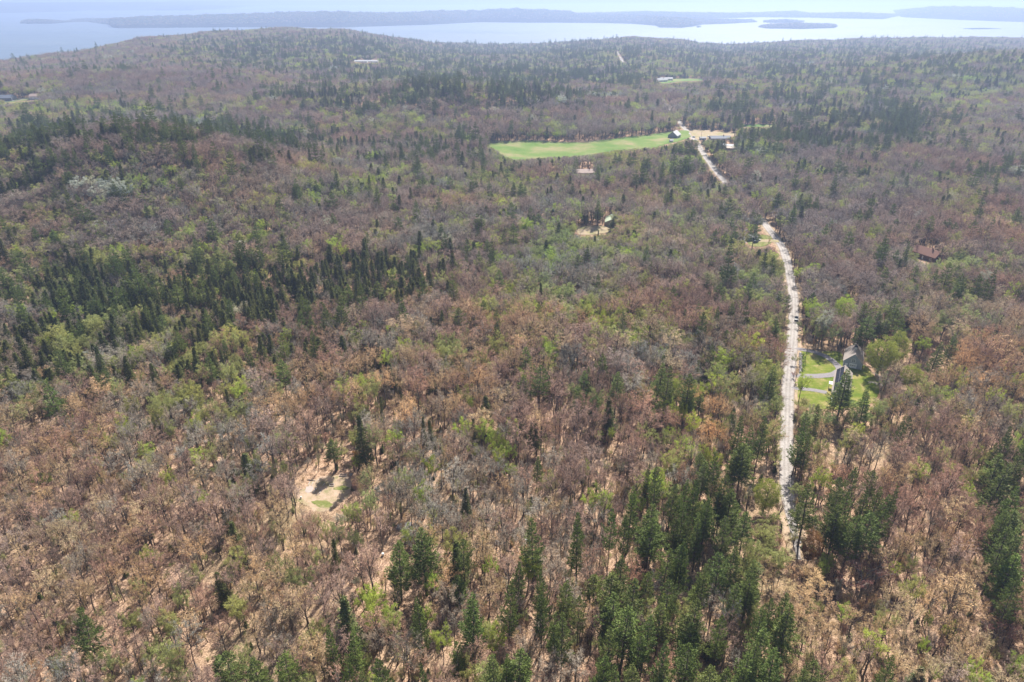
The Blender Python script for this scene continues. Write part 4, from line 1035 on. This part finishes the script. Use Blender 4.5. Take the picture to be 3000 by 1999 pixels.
aw.add(vo + vi2, [(i, (i + 1) % n, n + (i + 1) % n, n + i) for i in range(n)]); aw.add(vo + vb, [(i, n + i, n + (i + 1) % n, (i + 1) % n) for i in range(n)]); aw.add(vi2 + vi, [(i, (i + 1) % n, n + (i + 1) % n, n + i) for i in range(n)])
aw.box(-BL/2 - .075, -BL/2 - .035, -.04, .04, z0, z0 + 1.6); aw.box(-BL/2 - .075, -BL/2 - .035, -.85, -.045, z0 + .75, z0 + .83); aw.box(-BL/2 - .075, -BL/2 - .035, .045, .85, z0 + .75, z0 + .83)
awo = aw.build('arched_window', M_TRIM, bo)
g = MB(); g.add(vi, [tuple(range(n))]); g.build('pane', simple('pale_window_glass', (.16, .19, .22), .15, .6, .1), awo)  # arched pane has a paler grey-blue glass colour than the other windows
for xx in (-3, 0.5, 4): framed(bo, 'window', xx, BW/2, 1.0, 1.0, 1.2, ('y', 1)); framed(bo, 'window', xx, -BW/2, 1.0, 1.0, 1.2, ('y', -1))

# the long low house with the dark panelled roof
HL, HW_, HH, HR = 23.5, 7.0, 3.1, 3.1
hc = (HOUSE_A[0] + AX.x * HL / 2 + SX.x * HW_ / 2, HOUSE_A[1] + AX.y * HL / 2 + SX.y * HW_ / 2)
ho = empty('house', (hc[0], hc[1], gz(*hc)), yaw_b); tag(ho, 'low grey house with dark solar panels on its roof, behind the large pine', 'house')
gable_walls(HL, HW_, HH, HR).build('wall', M_SIDING, ho)
hrf = prism_roof(HL, HW_, HH, HR, .45, .16).build('roof', M_SHINGLE, ho)
nv = Vector((0, HR, HW_ / 2)).normalized()
for k in range(8):
    m = MB(); x0 = -HL/2 + .4 + k * 2.85
    for j in range(2):
        a, b = .12 + j * .43, .12 + j * .43 + .40
        q = [(x0 + dx, HW_/2 * (1 - s_) + 0, HH + HR * s_ + .0) for dx, s_ in ((0, a), (2.7, a), (2.7, b), (0, b))]
        lo = [tuple(Vector(p) + nv * .20) for p in q]; hi = [tuple(Vector(p) + nv * .26) for p in q]
        m.add(lo + hi, [(3,2,1,0),(4,5,6,7),(0,1,5,4),(1,2,6,5),(2,3,7,6),(3,0,4,7)])
    po = m.build('solar_panel', M_SOLAR, hrf)
m = MB(); m.box(2, 2.9, -.4, .4, HH + HR - .6, HH + HR + 1.2); m.build('chimney', M_BRICK, hrf)
for xx in (-8.5, -5, 1.5, 5, 8.5): framed(ho, 'window', xx, HW_/2, 1.0, 1.1, 1.3, ('y', 1)); framed(ho, 'window', xx, -HW_/2, 1.0, 1.1, 1.3, ('y', -1))
framed(ho, 'door', -1.8, HW_/2, .1, 1.1, 2.1, ('y', 1), M_TRIM, M_TRIM)
# dormers on the right slope
for xx in (-4.5, 3.5):
    d = MB(); y0 = -HW_/2 + .9; zb = HH + .7; d.box(xx - 1.1, xx + 1.1, y0, -.6, zb, zb + 1.2); do = d.build('dormer', M_SIDING, hrf)
    d = MB(); d.add([(xx - 1.35, y0 - .3, zb + 1.15), (xx + 1.35, y0 - .3, zb + 1.15), (xx, y0 - .3, zb + 2.0), (xx - 1.35, -.2, zb + 1.15), (xx + 1.35, -.2, zb + 1.15), (xx, -.2, zb + 2.0)], [(0,1,2),(5,4,3),(0,2,5,3),(2,1,4,5),(1,0,3,4)]); d.build('dormer_roof', M_SHINGLE, do)
# white porch at the near end, entry hood on the drive side
m = MB(); m.box(-HL/2 - 3.4, -HL/2 - .05, .2, 3.4, -.4, .45); po = m.build('porch', M_TRIM, ho)
m = MB(); m.box(-HL/2 - 3.9, -HL/2 - 3.42, .8, 2.4, -.4, .22); m.box(-HL/2 - 4.4, -HL/2 - 3.92, .8, 2.4, -.4, .02); m.build('step', M_TRIM, po)
m = MB()
for xx, yy in ((-3.3, .3), (-3.3, 3.3), (-1.7, 3.3), (-.2, 3.3)): m.box(-HL/2 + xx - .05, -HL/2 + xx + .05, yy - .05, yy + .05, .45, 1.4)
m.box(-HL/2 - 3.35, -HL/2 - .15, 3.26, 3.34, 1.4, 1.48); m.build('railing', M_TRIM, po)
m = MB(); m.box(-3.2, -.4, HW_/2 + .05, HW_/2 + 2.0, 2.5, 2.66); m.box(-3.1, -2.95, HW_/2 + 1.75, HW_/2 + 1.9, 0, 2.5); m.box(-.65, -.5, HW_/2 + 1.75, HW_/2 + 1.9, 0, 2.5); m.build('entry_hood', M_TRIM, ho)

# ------------------------------------------------------------------ vehicles
def car(loc, yaw, colr, lab, kind='car', L=4.6, Wd=1.85, Hh=1.5):
    mt = simple('car_paint', colr, .3, .5, .03); rub = simple('tyre_rubber', (.02, .02, .02), .9, .1, .1); rim = M_METAL
    o = empty('parked_car' if kind == 'car' else kind, loc, yaw); tag(o, lab, 'car' if kind != 'pickup_truck' else 'pickup truck')
    m = MB(); y = Wd / 2
    prof = [(-L/2,.35),(-L/2,.75),(-L/2+.15,.92),(-L*.30,1.0),(L*.22,1.0),(L/2-.2,.88),(L/2,.7),(L/2,.35)]
    k = len(prof); m.v = [(a, -y, b) for a, b in prof] + [(a, y, b) for a, b in prof]
    m.f = [tuple(range(k)), tuple(range(2*k-1, k-1, -1))] + [(i, k + i, k + (i + 1) % k, (i + 1) % k) for i in range(k)]; m.m = [0] * len(m.f)
    bo_ = m.build('body', mt, o)
    c0, c1 = (-L*.42, L*.22) if kind != 'pickup_truck' else (-L*.08, L*.22)
    m = MB(); m.add([(c0,-y+.08,1.0),(c1,-y+.08,1.0),(c1,y-.08,1.0),(c0,y-.08,1.0),(c0+.35,-y+.25,Hh),(c1-.65,-y+.25,Hh),(c1-.65,y-.25,Hh),(c0+.35,y-.25,Hh)],[(0,1,5,4),(1,2,6,5),(2,3,7,6),(3,0,4,7)]); m.build('windows', M_GLASS, bo_)
    m = MB(); m.box(c0+.3, c1-.6, -y+.22, y-.22, Hh, Hh+.05); m.build('car_roof', mt, bo_)
    for sx in (-1, 1):
        for sy in (-1, 1):
            m = MB(); m.tube([(sx*L*.31, sy*(y-.22), .34), (sx*L*.31, sy*(y+.01), .34)], [.34, .34], 14, 0, True); w_ = m.build('wheel', rub, o)
            m = MB(); m.tube([(sx*L*.31, sy*(y+.012), .34), (sx*L*.31, sy*(y+.03), .34)], [.2, .2], 10, 0, True); m.build('rim', rim, w_)
        m = MB(); m.box(min(sx*(L/2+.003), sx*(L/2+.03)), max(sx*(L/2+.003), sx*(L/2+.03)), -y+.1, -y+.45, .55, .75); m.build('headlight' if sx > 0 else 'tail_light', M_TRIM if sx > 0 else M_BRICK, bo_)
        m = MB(); m.box(min(sx*(L/2+.003), sx*(L/2+.03)), max(sx*(L/2+.003), sx*(L/2+.03)), y-.45, y-.1, .55, .75); m.build('headlight' if sx > 0 else 'tail_light', M_TRIM if sx > 0 else M_BRICK, bo_)
    return o
X, Y, Z = place(2329, 936); i = int(np.argmin(np.hypot(ROADP[:, 0] - X, ROADP[:, 1] - Y))); dr = ROADP[i] - ROADP[i - 1]
yr = math.atan2(dr[1], dr[0]); nrm = np.array((dr[1], -dr[0])) / np.linalg.norm(dr); q = ROADP[i] + nrm * 1.4
car((q[0], q[1], gz(*q) + .15), yr, (.03, .035, .04), 'dark pickup truck driving along the pale road', 'pickup_truck', 5.6, 2.0, 1.85)
for px, py, yw, cl, lab, kd in ((2219, 706, 15, (.8, .8, .8), 'white car parked on the gravel drive left of the road bend', 'car'), (2213, 712, 30, (.05, .09, .16), 'dark blue car parked beside the white car', 'car'), (2062, 406, 20, (.75, .76, .8), 'white car parked before the long slate-roofed house', 'car'), (2075, 403, 90, (.6, .62, .66), 'silver car parked by the long slate-roofed house', 'car'), (2032, 404, 120, (.3, .4, .5), 'grey-blue car on the road by the far field', 'car')):
    X, Y, Z = place(px, py); car((X, Y, gz(X, Y) + .3), R(yw), cl, lab, kd)

# ------------------------------------------------------------------ yard and clearing things
def bar(name, a, b, wd, th, mat, lab, cat, grp=None, z0=0.1):
    (x0, y0), (x1, y1) = place(*a)[:2], place(*b)[:2]
    A = Vector((x0, y0, gz(x0, y0) + z0)); B = Vector((x1, y1, gz(x1, y1) + z0)); m = MB()
    rr_ = random.Random(int(a[0] * 7)); mid = A.lerp(B, .5) + Vector((rr_.uniform(-.1, .1), rr_.uniform(-.1, .1), .05))
    m.tube([A, A.lerp(B, .25), mid, A.lerp(B, .75), B], [wd * .5, wd * .5, wd * .48, wd * .44, wd * .4], 6, 0, True)
    return tag(m.build(name, mat, None, True), lab, cat, grp)
G = 'bleached timbers lying in the clearing'
bar('timber', (927, 1431.5), (915.5, 1444.5), .34, .2, M_PALE, 'bleached timber, left of the two brightest, in the clearing', 'timber', G)
bar('timber', (943.5, 1434.5), (934, 1448.5), .36, .2, M_PALE, 'bleached timber, right of the two brightest, in the clearing', 'timber', G)
bar('timber', (951.5, 1417), (944, 1425), .3, .2, M_PALE, 'bleached timber lying in the shadow of the clearing pine', 'timber', G)
bar('timber', (933, 1406), (927, 1417), .25, .2, M_PALE, 'thin timber at the upper edge of the clearing pine\'s shadow', 'timber', G)
bar('timber', (908, 1412), (903, 1423), .3, .2, M_PALE, 'short timber leftmost in the clearing', 'timber', G)
bar('timber', (917.5, 1414), (912, 1423), .3, .2, M_PALE, 'short timber second from the left in the clearing', 'timber', G)
bar('log', (901, 1406.5), (923.5, 1410), .4, .3, M_BARK2, 'dark log lying along the upper left of the clearing', 'log')
def bed(px, py, L, Wd, yaw, lab):
    X, Y, Z = place(px, py); o = empty('garden_bed', (X, Y, Z + .05), R(yaw)); tag(o, lab, 'garden bed', 'wooden garden bed frames in the clearing')
    for sx, sy, lx, ly in ((0, -1, L, .14), (0, 1, L, .14), (-1, 0, .14, Wd - .15), (1, 0, .14, Wd - .15)):
        m = MB(); cx, cy_ = sx * (L/2 - .07), sy * (Wd/2 - .07); m.box(cx - lx/2, cx + lx/2, cy_ - ly/2, cy_ + ly/2, -.1, .35); m.build('board', M_PALE, o)
    m = MB(); m.box(-L/2 + .15, L/2 - .15, -Wd/2 + .15, Wd/2 - .15, -.1, .15); m.build('soil', simple('soil', (.16, .10, .07), .95, .05, .3, 3), o)
bed(1005.5, 1394, 2.8, 1.2, -3, 'long wooden garden bed frame at the top of the clearing'); bed(972.5, 1422.5, 1.7, 1.3, 5, 'square wooden garden bed frame in the pine\'s shadow'); bed(1036.5, 1410.5, 1.4, 1.8, 0, 'wooden garden bed frame at the right of the clearing'); bed(1028, 1392, 1.0, .8, 0, 'tiny wooden garden bed frame at the clearing\'s top right')
def barrel(px, py, mat, lab, hh=.95, rad=.33):
    X, Y, Z = place(px, py); m = MB(); m.tube([(0,0,0),(0,0,.05),(0,0,hh*.3),(0,0,hh*.7),(0,0,hh-.05),(0,0,hh)], [rad*.9,rad*.95,rad,rad,rad*.95,rad*.85], 12, 0, True)
    o = m.build('barrel', mat, None, True); o.location = (X, Y, Z - .02); tag(o, lab, 'barrel')
M_BLUE = simple('faded_blue_plastic', (.35, .5, .62), .5, .3, .1)
barrel(882, 1461, M_TRIM, 'small white barrel at the lower left of the clearing'); barrel(1048, 1499, M_TRIM, 'white barrel beside a blue one right of the clearing'); barrel(1057.5, 1498, M_BLUE, 'pale blue barrel right of the clearing')
barrel(1543, 1588, M_TRIM, 'white barrel in open litter among thin trunks', 1.2, .5); barrel(1553, 1603, M_BLUE, 'pale blue barrel in open litter among thin trunks', .8, .6); barrel(1122, 1628, M_TRIM, 'white barrel beside the round-topped dark pine', 1.0, .45)
def rock(px, py, s, lab, flat=.55):
    X, Y, Z = place(px, py); bm = bmesh.new(); bmesh.ops.create_icosphere(bm, subdivisions=2, radius=s); rr_ = random.Random(int(px * 3 + py))
    ph = [rr_.uniform(0, 6) for _ in range(6)]
    for v in bm.verts:
        k = 1 + .16 * math.sin(v.co.x / s * 3 + ph[0]) + .14 * math.cos(v.co.y / s * 4 + ph[1]) + rr_.uniform(-.07, .07); v.co *= k; v.co.z *= flat
    me = bpy.data.meshes.new('boulder'); bm.to_mesh(me); bm.free(); me.materials.append(M_STONE); o = bpy.data.objects.new('boulder', me); COL.objects.link(o)
    o.location = (X, Y, Z + s * .12); o.rotation_euler[2] = rr_.uniform(0, 6); tag(o, lab, 'boulder', 'boulders in the leaf litter')
for px, py, s, lab in ((1180, 1545, 2.0, 'broad flat boulder in open litter right of the clearing'), (1198, 1538, 1.3, 'smaller boulder behind the broad flat one'), (1455, 1592, 1.2, 'boulder left of the white barrel among thin trunks'), (1508, 1556, 1.0, 'boulder in pale litter above the white barrel'),
                       (1105, 1432, .8, 'boulder at the right edge of the clearing'), (1112, 1440, .6, 'small boulder touching the clearing\'s right edge'), (1028, 1632, 1.0, 'boulder below the clearing, left of the round-topped pine'), (2340, 1590, .8, 'pale boulder at the overgrown end of the road'),
                       (2346, 1604, .7, 'smaller pale boulder at the overgrown end of the road'), (1615, 1662, 1.1, 'flat boulder left of the tall bare-trunked pine'), (1380, 1250, 1.2, 'pale boulder in the woods above the barrel litter'), (1902, 1122, 1.6, 'grey ledge boulder beside pines in the middle right')):
    rock(px, py, s, lab)
# field stone wall along the front of the lawn
(xa, ya), (xb, yb) = place(2346, 1036)[:2], place(2345, 1093)[:2]
m = MB(); rr_ = random.Random(5); n = 60
for i in range(n):
    for j in range(3):
        t = (i + rr_.random()) / n; x = xa + (xb - xa) * t + rr_.uniform(-.7, .7); y = ya + (yb - ya) * t + rr_.uniform(-.3, .3); z = gz(x, y); s = rr_.uniform(.22, .5)
        b0 = len(m.v); pts = []
        for a in range(6): pts.append((x + math.cos(a * 1.047) * s * rr_.uniform(.7, 1.2), y + math.sin(a * 1.047) * s * rr_.uniform(.7, 1.2), z + rr_.uniform(0, .1)))
        top = [(x + (p[0] - x) * .7, y + (p[1] - y) * .7, z + s * rr_.uniform(.8, 1.3)) for p in pts]
        m.add(pts + top, [tuple(range(6, 12))] + [(a, (a + 1) % 6, 6 + (a + 1) % 6, 6 + a) for a in range(6)])
tag(m.build('stone_wall', M_STONE), 'tumbled fieldstone wall along the front of the house lawn', 'stone wall')
for k, (px, py) in enumerate(((2353, 1042), (2354, 1052), (2353, 1063), (2354, 1075), (2352, 1088))):
    X, Y, Z = place(px, py); sh = SHAPES['bush'][k % 2]
    o = empty('shrub', (X, Y, Z), k, (1.3, 1.3, 1.0)); a = bpy.data.objects.new('stem', sh[0]); b = bpy.data.objects.new('foliage', sh[1])
    for q in (a, b): COL.objects.link(q); q.parent = o
    b['tint'] = [.08, .14, .04]; tag(o, ('first', 'second', 'third', 'fourth', 'fifth')[k] + ' low green shrub from the barn drive beside the stone wall', 'shrub', 'shrubs along the stone wall')
def mailbox(px, py, lab):
    X, Y, Z = place(px, py); o = empty('mailbox', (X, Y, Z)); tag(o, lab, 'mailbox')
    m = MB(); m.box(-.06, .06, -.06, .06, -.2, 1.05); m.build('post', M_PALE, o); m = MB(); m.box(-.14, .14, -.3, .3, 1.055, 1.25); m.tube([(0, -.3, 1.25), (0, .3, 1.25)], [.14, .14], 10, 0, True); m.build('box', M_TRIM, o)
mailbox(2331, 1088, 'white mailbox on a post beside the middle driveway'); mailbox(2343, 1041, 'white mailbox on a post at the upper end of the stone wall')
# utility poles along the road
pole_xy = []
def pole(i, off, k):
    d = ROADP[min(i + 1, len(ROADP) - 1)] - ROADP[i - 1]; d /= np.linalg.norm(d); n_ = np.array((d[1], -d[0])); q = ROADP[i] + n_ * off
    z = gz(*q); o = empty('utility_pole', (q[0], q[1], z), math.atan2(d[1], d[0])); tag(o, ('tallest-looking wooden utility pole, right of the road nearest the house drives', 'wooden utility pole right of the road beyond the pickup truck', 'wooden utility pole on the right of the road bend', 'wooden utility pole beside the road past the bend', 'wooden utility pole beside the road at the green field', 'farthest wooden utility pole beside the road near the white shed')[k], 'utility pole', 'utility poles along the road')
    m = MB(); m.tube([(0,0,-.5),(0,0,10.5)], [.16,.11], 8, 0, True); m.build('post', M_BARK2, o)
    m = MB(); m.box(-.06, .06, -1.1, 1.1, 9.7, 9.82); ca = m.build('crossarm', M_BARK2, o)
    for yy in (-1, -.45, .45, 1):
        m = MB(); m.tube([(0, yy, 9.83), (0, yy, 10.0)], [.05, .035], 6, 0, True); m.build('insulator', M_METAL, ca)
    pole_xy.append((q[0], q[1], z, n_))
ks = [int(np.argmin(abs(ROADP[:, 1] - Yt))) for Yt in (305, 375, 450, 560, 860, 960)]
for k, i in enumerate(ks): pole(i, 7.0, k)
for a, b in ((0, 1), (1, 2), (2, 3)):
    m = MB()
    for off in (-1, -.45, .45, 1):
        p = [Vector((q[0] + q[3][0] * off, q[1] + q[3][1] * off, q[2] + 10.02)) for q in (pole_xy[a], pole_xy[b])]
        m.tube([p[0].lerp(p[1], t) - Vector((0, 0, 5.0 * t * (1 - t))) for t in np.linspace(0, 1, 13)], [.018] * 13, 3)
    tag(m.build('power_line', simple('cable', (.05, .05, .05), .6, .3, .05)), ('overhead wires nearest the house drives', 'overhead wires beyond the pickup truck', 'overhead wires past the road bend')[a], 'power line')
# fallen trunks lying on the litter
for k, (a, b, lab) in enumerate((((150, 1925), (190, 1900), 'fallen log lying at the lower left among bare trunks'), ((1470, 1612), (1500, 1616), 'fallen log left of the white barrel among thin trunks'), ((620, 1990), (655, 1975), 'fallen log at the bottom edge, left of the pines'),
                                 ((2480, 1905), (2520, 1885), 'fallen log in the grey trees at the lower right'), ((1090, 1455), (1120, 1470), 'fallen log right of the clearing'), ((2410, 1800), (2395, 1835), 'pale fallen log near the old track, lower right'))):
    bar('fallen_log', a, b, .4, .3, M_PALE if k in (5,) else M_BARK2, lab, 'fallen log', None, .2)

# ------------------------------------------------------------------ a label of its own for every tree
LMK = [('the clearing', 950, 1445), ('the barn', 2497, 1050), ('the low panelled house', 2455, 1120), ('the road end', 2340, 1600), ('the pickup truck', 2329, 932), ('the road bend', 2262, 690),
       ('the green-roofed house', 1800, 650), ('the rusty-roofed house', 2712, 750), ('the white barrel', 1543, 1588), ('the round-topped dark pine', 1160, 1610), ('the broad low pine', 1378, 1800), ('the tall bare-trunked pine', 1700, 1560),
       ('the very dark hemlock', 1056, 1270), ('the rounded olive-green fir', 640, 1710), ('the tall shaggy pine', 138, 1160), ('the beige-roofed house', 1716, 508), ('the pine among reddish trees', 2652, 1230), ('the flat-topped pine', 2943, 1400),
       ('the silver dead tree', 2137, 1780), ('the rusty-brown tree', 2392, 1590), ('the lone bottom pine', 2624, 1950), ('the large olive-green tree', 2598, 1050), ('the green field', 1650, 435), ('the layered middle pine', 1540, 1060),
       ('the bottom left corner', 60, 1960), ('the bottom edge centre', 1500, 1990), ('the bottom right corner', 2940, 1970), ('the left edge midway', 20, 1400), ('the right edge midway', 2980, 1000), ('the slope\'s bright green tree', 487, 1400),
       ('the fallen log, lower left', 170, 1912), ('the fallen log by the bottom', 637, 1982), ('the spreading roadside pine', 2262, 1120), ('the yard\'s open dark pine', 2547, 1170), ('the greenhouses', 1075, 182), ('the trailer home', 2124, 430)]
LMK += [('the whitish tree patch, upper left', 260, 615), ('the olive grove', 800, 1230), ('the young green grove', 1440, 592), ('the spruce thicket\'s middle', 650, 870), ('the left edge, upper third', 20, 700), ('the left edge\'s dark hollow', 40, 1080), ('the dark-wooded left hill', 400, 430), ('the meadow\'s left tip', 1432, 420), ('the leafy green cluster in the middle', 1720, 985), ('the right edge, upper third', 2980, 620), ('the middle of the hollow', 1000, 900)]
ORD = ['nearest', 'second nearest', 'third nearest', 'fourth nearest', 'fifth nearest', 'sixth nearest', 'seventh nearest', 'eighth nearest', 'ninth nearest', 'tenth nearest', 'eleventh nearest', 'twelfth nearest', 'thirteenth nearest', 'fourteenth nearest', 'fifteenth nearest', 'sixteenth nearest', 'seventeenth nearest', 'eighteenth nearest', 'nineteenth nearest', 'twentieth nearest'] + [(a + '-' + b + ' nearest') for a in ('twenty', 'thirty', 'forty', 'fifty') for b in ('first', 'second', 'third', 'fourth', 'fifth', 'sixth', 'seventh', 'eighth', 'ninth')]
LOOK = {'red': 'reddish-brown bare tree', 'tan': 'tan budding tree', 'grey': 'greyish bare tree', 'olive': 'olive-green leafing tree', 'green': 'bright yellow-green tree', 'pale': 'whitish-green leafing tree', 'pine': 'dark layered pine', 'spruce': 'dark pointed fir'}
GRP = {'red': 'reddish-brown bare trees of the woods', 'tan': 'tan budding trees of the woods', 'grey': 'greyish bare trees of the woods', 'olive': 'olive leafing trees of the woods', 'green': 'yellow-green trees of the woods', 'pale': 'whitish-green trees', 'pine': 'dark pines of the woods', 'spruce': 'dark pointed firs of the woods'}
bins = {}
for T in THINGS:
    o, k, c, X, Y, px, py, Hh, note = T
    if note: tag(o, note, CATS[k], GRP[c] if c in ('pine', 'spruce') else None); continue
    d = [(math.hypot(px - l[1], (py - l[2])), i) for i, l in enumerate(LMK)]; dd, i = min(d)
    l = LMK[i]; dx, dy = px - l[1], py - l[2]
    if abs(dx) > abs(dy): side = 'right of' if dx > 0 else 'left of'
    else: side = 'below' if dy > 0 else 'above'
    bins.setdefault((i, side, c), []).append((dd, o, k))
for (i, side, c), lst in bins.items():
    lst.sort(key=lambda a: a[0])
    for n, (dd, o, k) in enumerate(lst):
        rank = ORD[n] if n < len(ORD) else 'farther'
        tag(o, f'{LOOK[c]}, {rank} {side} {LMK[i][0]}', CATS[k], GRP[c])

# ------------------------------------------------------------------ haze
m, n, out = newmat('blue_air')
v = N(n, 'ShaderNodeVolumePrincipled'); v.inputs['Color'].default_value = (0.44, 0.56, 0.85, 1); v.inputs['Density'].default_value = HAZE_D
v.inputs['Anisotropy'].default_value = 0.35
n.links.new(v.outputs[0], out.inputs['Volume'])
mb = MB(); mb.box(-62000, 62000, -3500, 61000, SEA - 14, 205)
hz = mb.build('haze', m); hz['kind'] = 'stuff'; hz['label'] = 'pale blue haze in the air over woods and bay'
